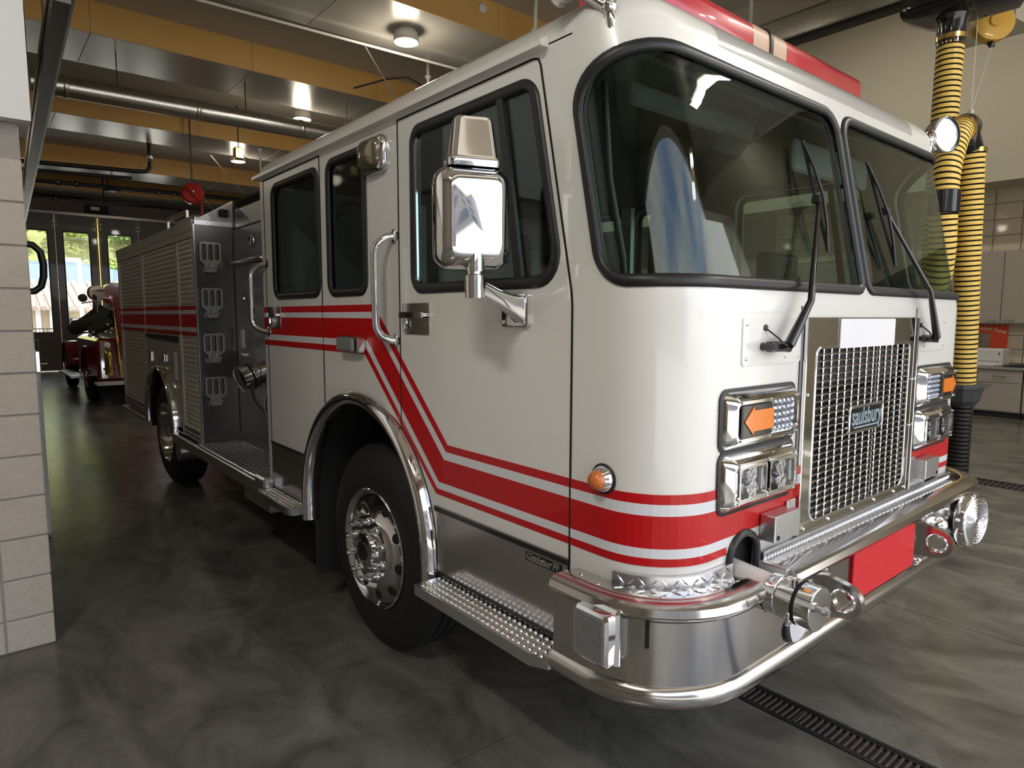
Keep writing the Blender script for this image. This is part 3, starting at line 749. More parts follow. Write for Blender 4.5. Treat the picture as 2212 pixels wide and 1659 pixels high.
# ---------------------------------------------------------------- head lamps
def bezel(x0, x1, z0, z1, upper, far):
    rg = []
    for (dx, dz, y, r) in ((-.010, -.010, 0.004, .035), (-.010, -.010, -.006, .035)):
        pass
    e = B(MB().loft([[(u, y, v) for u, v in rr(x0-d, x1+d, z0-d, z1+d, .035, 5)] for d, y in ((.008, .002), (.009, -.006), (0.001, -.008))], True, True, True), 'lamp_bezel', 'black_rubber')
    rings = []
    for d, y, r in ((0, -.004, .032), (.002, -.010, .03), (.020, -.034, .024), (.027, -.040, .02), (.036, -.040, .016), (.042, -.030, .014), (.046, -.016, .012)):
        rings.append([(u, y, v) for u, v in rr(x0+d, x1-d, z0+d, z1-d, r, 5)])
    B(MB().loft(rings, True, False, True), 'bezel_rim', 'chrome', e, 35)
    ix0, ix1, iz0, iz1 = x0+.048, x1-.048, z0+.036, z1-.036
    xm = (ix0+ix1)/2
    if upper:
        # amber arrow half towards the outside, clear lamp half towards the grille
        ax0, ax1 = (ix0, xm+.005) if not far else (xm-.005, ix1)
        cx0, cx1 = (xm+.006, ix1) if not far else (ix0, xm-.006)
        bx = B(MB().box(ax0, ax1, -.046, -.014, iz0, iz1, .004), 'signal_box', 'black_gloss', e)
        zc = (iz0+iz1)/2; hh = (iz1-iz0)/2-.008
        tip, sh, en = (ax0+.008, ax0+.058, ax1) if not far else (ax1-.008, ax1-.058, ax0)
        pts = [(tip, zc), (sh, zc-hh), (sh, zc-hh*.72), (en, zc-hh*.72), (en, zc+hh*.72), (sh, zc+hh*.72), (sh, zc+hh)]
        B(MB().prism(pts, FN, .044, .049), 'arrow_lens', 'amber_lens', e)
        B(MB().box(cx0, cx1, -.022, -.014, iz0, iz1), 'reflector', 'reflector', e)
        fr = MB()
        for q in range(6):
            for k in range(5): fr.ball((cx0+(q+.5)*(cx1-cx0)/6, -.026, iz0+(k+.5)*(iz1-iz0)/5), .011, 8)
        fo = B(fr, 'lamp_facets', 'reflector', e); fo['kind'] = 'stuff'
        B(MB().box(cx0, cx1, -.046, -.043, iz0, iz1, .001), 'clear_lens', 'lens_glass', e)
    else:
        for a, b in ((ix0, xm-.008), (xm+.008, ix1)):
            fo = MB(); rgs = [[(u, y, v) for u, v in rr(a+d, b-d, iz0+d, iz1-d, .008, 3)] for d, y in ((0, -.014), (0, -.044), (.008, -.044), (.014, -.024))]
            fo.loft(rgs, True, False, True); sq = B(fo, 'lamp_frame', 'chrome', e)
            c = (a+b)/2; zc = (iz0+iz1)/2; lw = (b-a)
            B(MB().lathe([(0, .001), (.002, .020), (.014, .026), (.016, .027)], (c-.002, -.024, zc+.022), (0, -1, 0), 18), 'projector', 'reflector', sq, 60)
            B(MB().lathe([(0, .001), (.002, .018), (.016, .027), (.018, .028)], (c, -.024, zc-.024), (0, -1, 0), 18), 'projector', 'reflector', sq, 60)
            B(MB().box(b-.024, b-.016, -.038, -.024, iz0+.02, iz1-.02, .002), 'light_bar', 'white_card', sq)
            B(MB().box(a+.010, b-.010, -.0425, -.041, iz0+.010, iz1-.010), 'lens', 'lens_glass', sq)
    for k in range(3):
        for zz in (z0+.030, z1-.030): B(MB().ball((x0+.05+k*(x1-x0-.10)/2, -.041, zz), .0045, 8), 'screw', 'chrome', e)
    return e
for far in (False, True):
    a, b = (.243, .668) if not far else (W-.668, W-.243)
    bezel(a, b, 1.268, 1.443, True, far); bezel(a, b, 1.078, 1.256, False, far)

# ---------------------------------------------------------------- wipers
def wiper(px, ex, ez, tx, tz, bx0, bz0, bx1, bz1, sgn):
    e = part_empty('wiper', engine); e.location = Vector((px, -.03, 1.57))-EP
    gy = lambda z: lean(z)-.03
    t = MB(); t.box(px-.055*1, px+.055, -.040, -.012, 1.556, 1.588, .008); t.cyl((px-.045*sgn, -.05, 1.572), (px-.045*sgn, .0, 1.572), .013, 12); t.cyl((px+.03*sgn, -.055, 1.57), (px+.03*sgn, -.01, 1.57), .016, 12)
    B(t, 'pivot', 'black_gloss', e)
    a = Vector((px+.03*sgn, -.05, 1.575)); b = Vector((ex, -.052, ez)); c = Vector((tx, gy(tz), tz))
    t = MB(); t.tube([a, a.lerp(b, .5), b, b.lerp(c, .5), c], [.016, .014, .011, .008, .007], 8); t.tube([a+Vector((.028, 0, .0)), b+Vector((.014, 0, 0)), c+Vector((.006, 0, 0))], [.008, .007, .005], 6)
    B(t, 'arm', 'black_gloss', e, 50)
    p0 = Vector((bx0, gy(bz0)+.006, bz0)); p1 = Vector((bx1, gy(bz1)+.006, bz1)); mid = p0.lerp(p1, .5)
    t = MB(); t.tube([p0, p0.lerp(p1, .33), p0.lerp(p1, .66), p1], .0065, 6)
    nrm = Vector((0, -.018, 0)); t.tube([p0, p0.lerp(p1, .25)+nrm, p0.lerp(p1, .5)+nrm*1.5, p0.lerp(p1, .75)+nrm, p1], .006, 6)
    t.box(c.x-.02, c.x+.02, c.y-.012, c.y+.02, c.z-.014, c.z+.014, .004)
    B(t, 'blade', 'black_rubber', e)
    w = MB(); pts = [(px-.03, -.006, 1.628), (px-.02, -.02, 1.615), (px+.0, -.03, 1.60), (px+.02, -.03, 1.59)]; w.tube(pts, .003, 6); w.lathe([(0, .012), (.008, .010), (.010, .003)], (px-.03, 0, 1.630), (0, -1, 0), 10)
    B(w, 'washer_hose', 'black_rubber', e)
wiper(.50, .655, 1.715, .877, 2.07, .835, 2.27, .893, 1.89, 1)
wiper(1.79, 1.70, 1.775, 1.46, 2.09, 1.36, 2.275, 1.475, 1.87, 1)

# ---------------------------------------------------------------- bumper
BR = .315; BCX, BCY = .21, .20
def bpath():
    P = [(-.105, .33, -1, 0), (-.105, .26, -1, 0)]
    for i in range(13):
        t = pi/2*i/12; P.append((BCX-BR*cos(t), BCY-BR*sin(t), -cos(t), -sin(t)))
    return P
nearp = bpath()+[(.26, -.115, 0, -1), (.335, -.115, 0, -1)]
midp = [(.335, -.115, 0, -1), (.49, -.115, 0, -1)]
cenp = [(.49, -.115, 0, -1), (1.2, -.115, 0, -1), (W-.33, -.115, 0, -1)]
farp = [(W-x, y, -nx, ny) for x, y, nx, ny in reversed(bpath())]
PROF = [(-.05, .580), (.0, .580), (.012, .586), (.019, .600), (.019, .622), (.012, .638), (0, .645), (0, .650), (0, .828), (.014, .836), (.022, .852), (.016, .872), (-.004, .883), (-.055, .883)]
LOWP = [(-.05, .580), (.0, .580), (.012, .586), (.019, .600), (.019, .622), (.012, .638), (0, .645), (0, .650), (0, .79), (-.02, .80)]
def sweep(path, prof):
    t = MB(); rg = [[(x+nx*d, y+ny*d, z) for d, z in prof] for x, y, nx, ny in path]
    n = len(prof); vs_ = [p for r in rg for p in r]; fs = []
    for j in range(len(rg)-1):
        for i in range(n-1): fs.append((j*n+i, j*n+i+1, (j+1)*n+i+1, (j+1)*n+i))
    fs += [tuple(range(n)), tuple((len(rg)-1)*n+i for i in range(n))]
    t.add(vs_, fs); return t
bumper = B(sweep(midp, LOWP), 'bumper', 'stainless', None, 40)
B(sweep(nearp, PROF), 'bumper_corner', 'stainless', bumper, 40)
B(sweep(cenp+farp, PROF), 'bumper_beam', 'stainless', bumper, 40)
# deck on the near corner, a curved tread plate upstand, and the centre deck
def bez(s): return S(s, .878, .0)
t = MB(); pa = [S(sd(.33)+(fx(.31)-sd(.33))*i/24, .878, .002) for i in range(25)]
pb = []
L = nearp
cum = [0]
for i in range(1, len(L)): cum.append(cum[-1]+hypot(L[i][0]-L[i-1][0], L[i][1]-L[i-1][1]))
for i in range(25):
    d = cum[-1]*i/24; k = max(j for j in range(len(cum)) if cum[j] <= d+1e-9); k = min(k, len(L)-2); f = (d-cum[k])/(cum[k+1]-cum[k])
    x = L[k][0]+(L[k+1][0]-L[k][0])*f; y = L[k][1]+(L[k+1][1]-L[k][1])*f; nx = L[k][2]+(L[k+1][2]-L[k][2])*f; ny = L[k][3]+(L[k+1][3]-L[k][3])*f
    pb.append((x-nx*.045, y-ny*.045, .878))
t.add([p for p in pa]+[p for p in pb], [(i, i+1, 26+i, 25+i) for i in range(24)])
B(t, 'corner_deck', 'stainless', bumper, 40)
def lozenges(cells, size):
    # raised tread bars: cells = list of (origin, u vector, v vector, normal, flip)
    t = MB()
    for o, u, v, n_, fl in cells:
        o = Vector(o); u = Vector(u); v = Vector(v); n_ = Vector(n_); d = (u+v*(1 if fl else -1)).normalized(); p = d.cross(n_)
        l, w, h = size
        t.add([o-d*l, o+p*w, o+d*l, o-p*w, o+n_*h-d*l*.35, o+n_*h+d*l*.35], [(0, 3, 4), (4, 3, 5), (5, 3, 2), (0, 4, 1), (4, 5, 1), (5, 2, 1)])
    return t
t = MB(); cells = []
for (o0, z0_, z1_) in ((.022, .878, .918),):
    ss = [ARC*.12+(fx(.312)-ARC*.12)*i/26 for i in range(27)]
    t.loft([[S(s, z0_, o0), S(s, z0_, .004), S(s, z1_, .004), S(s, z1_, o0-.004)] for s in ss], True)
tp = B(t, 'tread_upstand', 'tread_plate', bumper, 40)
for i in range(13):
    s = ARC*.15+(fx(.305)-ARC*.15)*(i+.5)/13; x, y, nx, ny = plan(s)
    cells.append((S(s, .898 if i % 2 else .902, .021), (-ny, nx, 0), (0, 0, 1), (nx, ny, 0), i % 2))
    for k, o in enumerate((.035, .058)):
        cells.append((S(s, .8785, o), (-ny, nx, 0), (nx, ny, 0), (0, 0, 1), (i+k) % 2))
o = B(lozenges(cells, (.017, .0035, .004)), 'tread_bars', 'aluminium', tp, 0); o['kind'] = 'stuff'
dk = B(MB().box(.495, 2.24, -.112, -.002, .850, .868, .002), 'centre_deck', 'tread_plate', bumper)
B(MB().box(.495, 2.24, -.020, -.014, .866, .912, .002), 'deck_upstand', 'tread_plate', bumper)
cells = []
for i in range(86):
    x = .505+i*.02
    cells.append(((x, -.0202, .889), (1, 0, 0), (0, 0, 1), (0, -1, 0), 1))
    for k in range(3): cells.append(((x+.01*(k % 2), -.035-.022*k, .8682), (1, 0, 0), (0, 1, 0), (0, 0, 1), (i+k) % 2))
o = B(lozenges(cells, (.011, .003, .003)), 'tread_bars', 'aluminium', dk, 0); o['kind'] = 'stuff'
B(MB().box(.470, .496, -.110, -.01, .64, .885, .004), 'beam_end', 'aluminium', bumper)
for x, y in [(.6, -.09), (.8, -.09), (1.0, -.09), (1.25, -.09), (1.5, -.09), (1.75, -.09), (2.0, -.09)]: B(MB().lathe([(0, .008), (.005, .007), (.007, .002)], (x, y, .868), (0, 0, 1), 10), 'bolt', 'chrome', bumper)
for s, o_ in ((-.06, .04), (.02, .055), (.17, .07), (.30, .06)): B(MB().lathe([(0, .008), (.005, .007), (.007, .002)], S(s, .879, o_), (0, 0, 1), 10), 'bolt', 'chrome', bumper)
# scene light on the bumper side
sl = B(MB().box(-.124, -.10, .058, .205, .695, .862, .010), 'side_lamp', 'chrome', bumper)
B(MB().loft([[(-.122, u, v) for u, v in rr(.066, .197, .703, .853, .012, 3)], [(-.150, u, v) for u, v in rr(.066, .197, .703, .853, .012, 3)], [(-.158, u, v) for u, v in rr(.074, .192, .711, .845, .01, 3)]], True), 'lamp_case', 'chrome', sl)
t = MB()
for q in range(10):
    for k in range(12): t.box(-.1605, -.157, .079+.0108*q, .088+.0108*q, .716+.0105*k, .7245+.0105*k)
o = B(t, 'lens_ribs', 'lamp_grey', sl, 0); o['kind'] = 'stuff'
B(MB().box(-.1585, -.150, .076, .190, .713, .843, .002), 'lens', 'lamp_grey', sl)
bx_, by_ = BCX-BR*cos(.62), BCY-BR*sin(.62)
B(MB().prism([(0, .77), (.012, .758), (.012, .825), (0, .825)], lambda u, v, h: (bx_-cos(.62)*u-sin(.62)*h, by_-sin(.62)*u+cos(.62)*h, v), -.006, .006), 'bumper_bracket', 'black_gloss', bumper)
# red plate, tow eyes, siren lamp
rp_ = B(sheet(MB(), rr(.918, 1.488, .655, .838, .022, 4), [], FN, .116, .124), 'blank_plate', 'red_plate', bumper)
def eye(x):
    out = [(-.10, .665), (-.16, .672), ]; c = (-.175, .735)
    pts = [(-.09, .66)]+[(c[0]+.058*cos(a), c[1]+.058*sin(a)) for a in [(-pi/2-.25)-(pi-.5)*i/14 for i in range(15)]]+[(-.09, .812)]
    t = MB(); sheet(t, pts, [[(c[0]+.033*cos(2*pi*i/18), c[1]+.033*sin(2*pi*i/18)) for i in range(18)]], lambda u, v, h: (x+h, u, v), -.014, .014)
    e = B(t, 'tow_eye', 'stainless', bumper, 30)
    ring_ = MB(); ring_.lathe([(-.016, .033), (-.018, .037), (-.014, .041)], (x, c[0], c[1]), (1, 0, 0), 20, False); B(ring_, 'eye_rim', 'chrome', e)
    for zz in (.832, .652): B(MB().lathe([(0, .012), (.008, .011), (.014, .004)], (x-.03, -.115, zz), (0, -1, 0), 12), 'bolt', 'chrome', e)
eye(.735); eye(1.60)
e = B(MB().lathe([(.0, .10), (.02, .118), (.028, .128), (.062, .128), (.070, .122), (.072, .112)], (2.075, -.115, .735), (-.13, -1, .02), 36), 'siren_lamp', 'chrome', bumper, 40)
t = MB()
for k in range(8): t.lathe([(.071, .108-.0125*k), (.0745, .104-.0125*k), (.073, .0975-.0125*k)], (2.075, -.115, .735), (-.13, -1, .02), 32, False)
B(t, 'lens_rings', 'reflector', e, 20)
B(MB().lathe([(0, .046), (.006, .046), (.010, .042)], (.50, -.115, .690), (0, -1, 0), 24), 'disc_gasket', 'black_rubber', bumper)
B(MB().lathe([(.006, .043), (.012, .042), (.014, .02), (.014, .002)], (.51, -.120, .690), (-.25, -1, -.1), 24), 'white_disc', 'white_card', bumper)  # plain white disc on a black gasket below the suction cap
B(MB().lathe([(0, .040), (.02, .036), (.035, .022), (.04, .004)], (1.78, -.115, .76), (0, -1, 0), 18), 'chrome_dome', 'chrome', bumper, 60)  # small plain chrome dome on the bumper face
# front suction: white pipe from the cab notch to the chrome cap
sx_ = .36
suc = B(MB().cyl((sx_+.045, .25, .865), (sx_, -.13, .850), .05, 20), 'suction_pipe', 'white_paint')
B(MB().lathe([(-.005, .052), (.0, .060), (.03, .060), (.034, .056), (.038, .056), (.042, .064), (.085, .064), (.088, .059), (.094, .059), (.097, .064), (.14, .064), (.142, .062), (.142, .01)], (sx_, -.125, .850), (-.03, -1, -.02), 36), 'suction_cap', 'chrome', suc, 40)
for k in range(4):
    a = pi/2*k+.5; B(MB().box(-.010, .010, -.006, .006, -.02, .02, .003), 'cap_lug', 'chrome', suc, loc=(sx_+.068*cos(a), -.205, .848+.068*sin(a)))
B(MB().lathe([(.066, .0655), (.070, .0655)], (sx_, -.146, .850), (-.03, -1, -.02), 30), 'cap_groove', 'seam_black', suc)
B(MB().cyl((sx_-.004, -.265, .847), (sx_-.005, -.293, .846), .009, 8).cyl((sx_-.004, -.278, .847), (sx_-.005, -.288, .846), .014, 6), 'cap_stud', 'aluminium', suc)
ar = MB(); pth = [(fx(.312), .60)]+notch(.312, .474, .992)[1:-1]+[(fx(.474), .60)]
ar.tube([S(u, v, .004) for u, v in pth], .013, 8); B(ar, 'pipe_grommet', 'black_rubber', None, 60)
B(MB().box(.28, .52, .03, .35, .58, 1.02), 'pipe_well', 'seam_black')
for sgn in (0, 1):
    m_ = (lambda x: x) if sgn == 0 else (lambda x: W-x)
    a, b = sorted((m_(.485), m_(.645))); t = MB(); t.box(a, b, -.058, -.004, .950, 1.036, .003)
    bl = B(t, 'box_lamp', 'aluminium')
    a, b = sorted((m_(.645), m_(.70))); B(MB().box(a, b, -.012, -.002, .935, 1.05, .002), 'box_flange', 'aluminium', bl)
    a, b = sorted((m_(.497), m_(.512))); B(MB().cyl((m_(.505), -.06, .965), (m_(.505), -.056, .965), .008, 10), 'box_slot', 'seam_black', bl)
# side marker
mk = B(MB().lathe([(-.002, .046), (.004, .047), (.008, .042)], (0, .228, 1.182), (-1, 0, 0), 28), 'side_marker', 'black_rubber')
B(MB().lathe([(.004, .041), (.010, .040), (.026, .031), (.03, .027)], (0, .228, 1.182), (-1, 0, 0), 28), 'marker_rim', 'chrome', mk, 60)
B(MB().lathe([(.02, .030), (.035, .029), (.048, .022), (.054, .010), (.055, .001)], (0, .228, 1.182), (-1, 0, 0), 24), 'marker_lens', 'amber_dull', mk, 60)

# ---------------------------------------------------------------- light bar and spot lamps
LBZ, LBY = 2.785, .57
def barsec(x0, x1, r0, r1, m, nm, par=None):
    rg = []
    for x, k in ((x0, r0), (x0+.04, 1), (x1-.04, 1), (x1, r1)):
        rg.append([(x, LBY+u*k, LBZ+v*k) for u, v in rr(-.125, .125, -.08, .08, .055, 5)])
    return B(MB().loft(rg, True), nm, m, par, 50)
lb = barsec(1.085, 1.355, 1, 1, 'tan_lens', 'light_bar')
barsec(.31, 1.087, .75, 1, 'red_lens', 'lens_end', lb); barsec(1.353, 2.13, 1, .75, 'red_lens', 'lens_end', lb)
B(MB().loft([[(x, LBY+u, LBZ+v) for u, v in rr(-.131, .131, -.086, .086, .058, 5)] for x in (1.212, 1.234)], True), 'strap', 'black_rubber', lb, 50)
B(MB().box(.6, .75, .48, .66, 2.60, 2.72, .01).box(1.67, 1.82, .48, .66, 2.60, 2.72, .01), 'bar_foot', 'black_matte', lb)
B(MB().lathe([(0, .07), (.04, .068), (.07, .05), (.078, .002)], (.34, .62, 2.615), (0, 0, 1), 20), 'beacon', 'amber_dull', lb, 60)
def spot(bx, by, bz, hx, hy, hz, fd, sgn):
    e = part_empty('spot_lamp', engine); e.location = Vector((bx, by, bz))-EP
    t = MB(); t.tube([(bx+.01*sgn, by-.005, bz-.01), (bx-.005*sgn, by-.015, bz+.04), (bx-.012*sgn, by-.01, bz+.09), (hx+.05*sgn, (by+hy)/2, hz-.07), (hx+.03*sgn, hy, hz-.05)], [.012, .016, .019, .018, .014], 10)
    t.ball((bx-.012*sgn, by-.012, bz+.095), .024, 12)
    B(t, 'bracket', 'chrome', e, 60)
    f = Vector(fd).normalized(); c = Vector((hx, hy, hz))
    B(MB().lathe([(-.085, .002), (-.082, .03), (-.065, .06), (-.03, .082), (.0, .088), (.02, .088)], c, f, 28), 'lamp_bowl', 'chrome', e, 60)
    B(MB().lathe([(.016, .089), (.024, .093), (.032, .09), (.034, .08)], c, f, 28, False), 'lamp_rim', 'chrome', e, 60)
    B(MB().lathe([(.026, .082), (.012, .05), (-.01, .02), (-.012, .002)], c, f, 24), 'reflector', 'reflector', e, 60)
    B(MB().lathe([(.030, .082), (.034, .04), (.036, .001)], c, f, 24), 'lamp_lens', 'lens_glass', e, 60)
spot(.05, .285, 2.45, -.04, .40, 2.665, (-.35, 1, -.25), 1)
spot(W-.03, .24, 2.47, W+.075, .20, 2.595, (-.38, -1, .02), -1)

# ---------------------------------------------------------------- mirror
mr = B(MB().loft([[(0, u, v) for u, v in rr(.562, .700, 1.628, 1.738, .012, 3)], [(-.014, u, v) for u, v in rr(.562, .700, 1.628, 1.738, .012, 3)], [(-.018, u, v) for u, v in rr(.567, .695, 1.633, 1.733, .012, 3)]], True), 'mirror_bracket', 'chrome')
for y, z in ((.577, 1.643), (.577, 1.723), (.685, 1.643)): B(MB().lathe([(0, .008), (.004, .007), (.005, .002)], (-.018, y, z), (-1, 0, 0), 10), 'screw', 'stainless', mr)
PV = Vector((-.20, .600, 1.765))
rg = []
for f, hw, hh in ((0, .030, .045), (.25, .026, .032), (.6, .020, .024), (1, .020, .024)):
    c = Vector((-.014, .60, 1.685)).lerp(PV+Vector((.01, 0, -.01)), f); rg.append([(c.x, c.y+u, c.z+v) for u, v in rr(-hw, hw, -hh, hh, .008, 2)])
B(MB().loft(rg, True), 'mirror_arm', 'chrome', mr, 35)
B(MB().lathe([(-.048, .026), (-.045, .032), (.0, .033), (.024, .033), (.028, .026), (.05, .025)], PV, (0, 0, 1), 20), 'mirror_pivot', 'chrome', mr, 40)
PHI = radians(20); ux = Vector((cos(PHI), -sin(PHI), 0)); uy = Vector((sin(PHI), cos(PHI), 0))
MC = Vector((-.205, .605, 1.965))
def mring(w0, h0, d, r, zc=0.0, n=6): return [tuple(MC+ux*u+uy*d+Vector((0, 0, v+zc))) for u, v in rr(-w0/2, w0/2, -h0/2, h0/2, r, n)]
hd = B(MB().loft([mring(.228, .300, .060, .045), mring(.238, .312, .03, .05), mring(.236, .310, 0, .05), mring(.222, .292, -.03, .05), mring(.178, .248, -.052, .035), mring(.150, .222, -.058, .03)], True), 'mirror_head', 'chrome', mr, 50)
B(MB().loft([mring(.215, .285, .058, .04), mring(.215, .285, .061, .04)], True), 'mirror_glass', 'chrome', hd)
def cring(w, d, z): return [tuple(MC+ux*u+uy*v+Vector((0, 0, z))) for u, v in rr(-w/2, w/2, -d/2, d/2, .022, 4)]
B(MB().loft([cring(.165, .085, .150), cring(.168, .09, .168), cring(.160, .084, .176), cring(.150, .078, .182), cring(.122, .064, .288), cring(.112, .056, .298), cring(.09, .04, .300)], True), 'mirror_cap', 'chrome', hd, 40)
B(MB().lathe([(-.165, .030), (-.11, .030), (-.08, .02)], MC-uy*.03, (0, 0, 1), 16), 'mirror_socket', 'chrome', hd, 50)

# ---------------------------------------------------------------- rails and lamps on the cab side
def rail(y, yc, z0, z1, nm='hand_rail'):
    t = MB(); dy = y-yc; pts = [(0, yc, z1)]
    for i in range(7):
        a = pi/2*i/6; pts.append((-.075*sin(a)*1.0 if i else -.01, yc+dy*sin(a), z1-.075*(1-cos(a))))
    q = [(-.075*sin(pi/2*i/6), yc+dy*sin(pi/2*i/6), z0+.075*(1-cos(pi/2*i/6))) for i in range(6, -1, -1)]
    t.tube(pts[:1]+pts[2:]+q, .0165, 12)
    o = B(t, nm, 'chrome', None, 60)
    for z in (z0, z1): B(MB().lathe([(0, .03), (.006, .029), (.012, .02)], (0, yc, z), (-1, 0, 0), 16), 'rail_flange', 'chrome', o)
rail(1.49, 1.445, 1.556, 2.003); rail(3.085, 3.0, 1.565, 1.978)
sqm = B(MB().loft([[(x, u, v) for u, v in rr(1.487+d, 1.693-d, 2.285+d, 2.440-d, .04, 5)] for x, d in ((0, 0), (-.02, .0), (-.036, .012))], True), 'scene_lamp', 'chrome', None, 50)
B(MB().loft([[(x, u, v) for u, v in rr(1.500+d*1.4, 1.680-d*1.4, 2.300+d, 2.428-d, max(.003, .04-d*.6), 5)] for x, d in ((-.03, 0), (-.050, .003), (-.060, .012), (-.068, .028), (-.072, .045), (-.073, .060))], True), 'scene_lens', 'smoke_lens', sqm, 60)
bxm = B(MB().box(-.045, 0, 1.728, 1.948, 1.492, 1.566, .008), 'warning_lamp', 'chrome')
B(MB().box(-.054, -.040, 1.775, 1.940, 1.498, 1.560, .005), 'warning_lens', 'lamp_grey', bxm)
# cab steps
def steptread(x0, x1, y0, y1, zt, cham, nm):
    pts = [(x1, y0-.01), (x1, y1), (x0, y1), (x0, y0+cham)] if cham == 0 else [(x1, y0), (x1, y1), (x0, y1), (x0, y0+cham)]
    st = B(MB().prism([(x1, y0), (x1, y1), (x0, y1), (x0, y0+cham), (x0+.03, y0)], lambda u, v, h: (u, v, h), zt-.042, zt), nm, 'aluminium')
    t = MB(); ny_ = int((y1-y0-.02)/.028)
    for i in range(ny_):
        for k in range(4):
            y = y0+.018+i*.028+(.014 if k % 2 else 0); x = x0+.018+k*(x1-x0-.036)/3
            if y > y1-.01: continue
            t.lathe([(0, .011), (.006, .0085), (.008, .005)], (x, y, zt), (0, 0, 1), 7)
    o = B(t, 'grip_studs', 'chrome', st, 40); o['kind'] = 'stuff'
steptread(-.125, .0, .362, 1.115, .598, .06, 'cab_step')
steptread(-.115, .0, 2.47, 2.99, .585, .05, 'cab_step')
B(MB().box(.0, .35, .37, 1.12, .50, .59).box(0, .3, 2.48, 2.98, .50, .575), 'step_box', 'black_matte')
# ---------------------------------------------------------------- cab interior
INT = part_empty('cab_interior', engine); INT.location = (0, 0, 0)
def seat(x, y):
    s_ = MB(); s_.box(x-.24, x+.24, y-.25, y+.25, 1.36, 1.50, .05); B(s_, 'seat_cushion', 'seat_fabric', INT)
    t = MB(); t.loft([[(x+u, y+.26+k*.10, 1.50+v) for u, v in rr(-.22, .22, 0, .80, .08, 4)] for k in (0, 1)], True); B(t, 'seat_back', 'seat_fabric', INT, 40)
    B(MB().box(x-.13, x+.13, y+.27, y+.36, 2.26, 2.40, .04), 'head_rest', 'seat_fabric', INT)
    B(MB().box(x-.18, x+.18, y-.2, y+.2, 1.34, 1.38, .01), 'seat_base', 'interior_dark', INT)
seat(.42, 1.15); seat(2.0, 1.15); seat(.6, 2.6); seat(1.8, 2.6)
B(MB().loft([[(x, y, z) for x, y, z in ((.06, .36, 1.10), (W-.06, .36, 1.10), (W-.06, .30, 1.66), (.06, .30, 1.66))], [(.06, .62, 1.10), (W-.06, .62, 1.10), (W-.06, .50, 1.70), (.06, .50, 1.70)]], True), 'dashboard', 'dash_grey', INT)
B(MB().box(.05, W-.05, .10, .34, 1.62, 1.655, .01), 'dash_top', 'dash_grey', INT)
B(MB().box(.80, 1.62, .5, 2.2, 1.06, 1.62, .06), 'engine_cover', 'interior_grey', INT)
B(MB().tube([(2.0+.2*cos(2*pi*i/24), .70+.05*sin(2*pi*i/24), 1.72+.19*sin(2*pi*i/24)) for i in range(24)], .015, 8, True), 'steering_wheel', 'black_gloss', INT, 60)
B(MB().cyl((2.0, .55, 1.5), (2.0, .70, 1.72), .03, 10).box(1.83, 2.17, .69, .71, 1.71, 1.73), 'steering_column', 'interior_dark', INT)
B(MB().box(2.335, 2.375, 2.12, 2.21, 1.1, 2.45).box(2.335, 2.375, 1.31, 1.69, 1.1, 1.76), 'pillar_trim', 'interior_trim', INT)
B(MB().box(1.10, 1.22, 3.02, 3.05, 1.1, 2.45), 'rear_strip', 'interior_trim', INT)  # pale upright strip on the cab rear wall
B(MB().box(.35, .55, .28, .42, 1.66, 1.73, .01), 'map_box', 'interior_trim', INT)
B(MB().cyl((1.10, .40, 1.655), (1.14, .34, 1.80), .014, 8).box(1.04, 1.26, .30, .37, 1.78, 1.92, .01), 'radio_mount', 'black_gloss', INT)
B(MB().tube([(.16, .40, 2.40), (.17, .38, 2.1), (.22, .36, 1.85), (.24, .36, 1.66)], .012, 8), 'grab_handle', 'black_rubber', INT, 60)
B(MB().box(.30, 1.05, .40, .43, 2.36, 2.44, .01), 'sun_visor', 'interior_dark', INT)
B(MB().box(1.37, 2.12, .40, .43, 2.30, 2.44, .01), 'sun_visor', 'interior_grey', INT)
B(MB().box(.98, 1.40, .55, .9, 2.36, 2.455, .02), 'overhead_console', 'interior_dark', INT)

# ---------------------------------------------------------------- pump module
PX = .31
pump = B(MB().box(PX, W-PX, 3.09, 4.64, .60, 2.36), 'pump_module', 'dark_steel')
B(MB().box(PX-.006, PX, 3.12, 3.86, .68, 2.05, .002), 'pump_panel', 'dark_steel', pump)
B(MB().box(PX-.006, PX, 3.88, 4.60, .68, 2.05, .002), 'pump_panel', 'dark_steel', pump)
B(MB().box(PX-.006, PX, 3.12, 4.60, 2.08, 2.34, .002), 'pump_panel', 'dark_steel', pump)
B(MB().box(PX-.004, PX, 3.862, 3.878, .66, 2.34), 'panel_joint', 'seam_black', pump)
t = MB(); t.cyl((.02, 4.60, 2.13), (PX-.1, 4.10, 2.12), .0, 4) if False else None
B(MB().tube([(PX-.004, 4.56, 2.09), (PX-.05, 4.55, 2.09), (PX-.05, 3.85, 2.09), (PX-.004, 3.84, 2.09)], .018, 10), 'lever_rail', 'chrome', pump, 60)
B(MB().lathe([(0, .055), (.012, .052), (.02, .042), (.012, .036), (.006, .002)], (PX, 4.18, 2.235), (-1, 0, 0), 22), 'gauge', 'chrome', pump, 40)
B(MB().lathe([(.007, .034), (.009, .001)], (PX, 4.18, 2.235), (-1, 0, 0), 18), 'gauge_face', 'black_matte', pump)
B(MB().lathe([(0, .085), (.06, .085), (.065, .10), (.19, .10), (.20, .085), (.21, .02)], (PX, 4.05, 1.235), (-.93, -.1, -.28), 28), 'steamer_cap', 'chrome', pump, 40)
B(MB().lathe([(.11, .102), (.125, .102)], (PX, 4.05, 1.235), (-.93, -.1, -.28), 26), 'cap_band', 'seam_black', pump)
B(MB().lathe([(0, .075), (.05, .075), (.055, .06), (.13, .06), (.14, .03)], (PX, 3.62, 1.02), (-1, 0, 0), 22), 'outlet_cap', 'chrome', pump, 40)
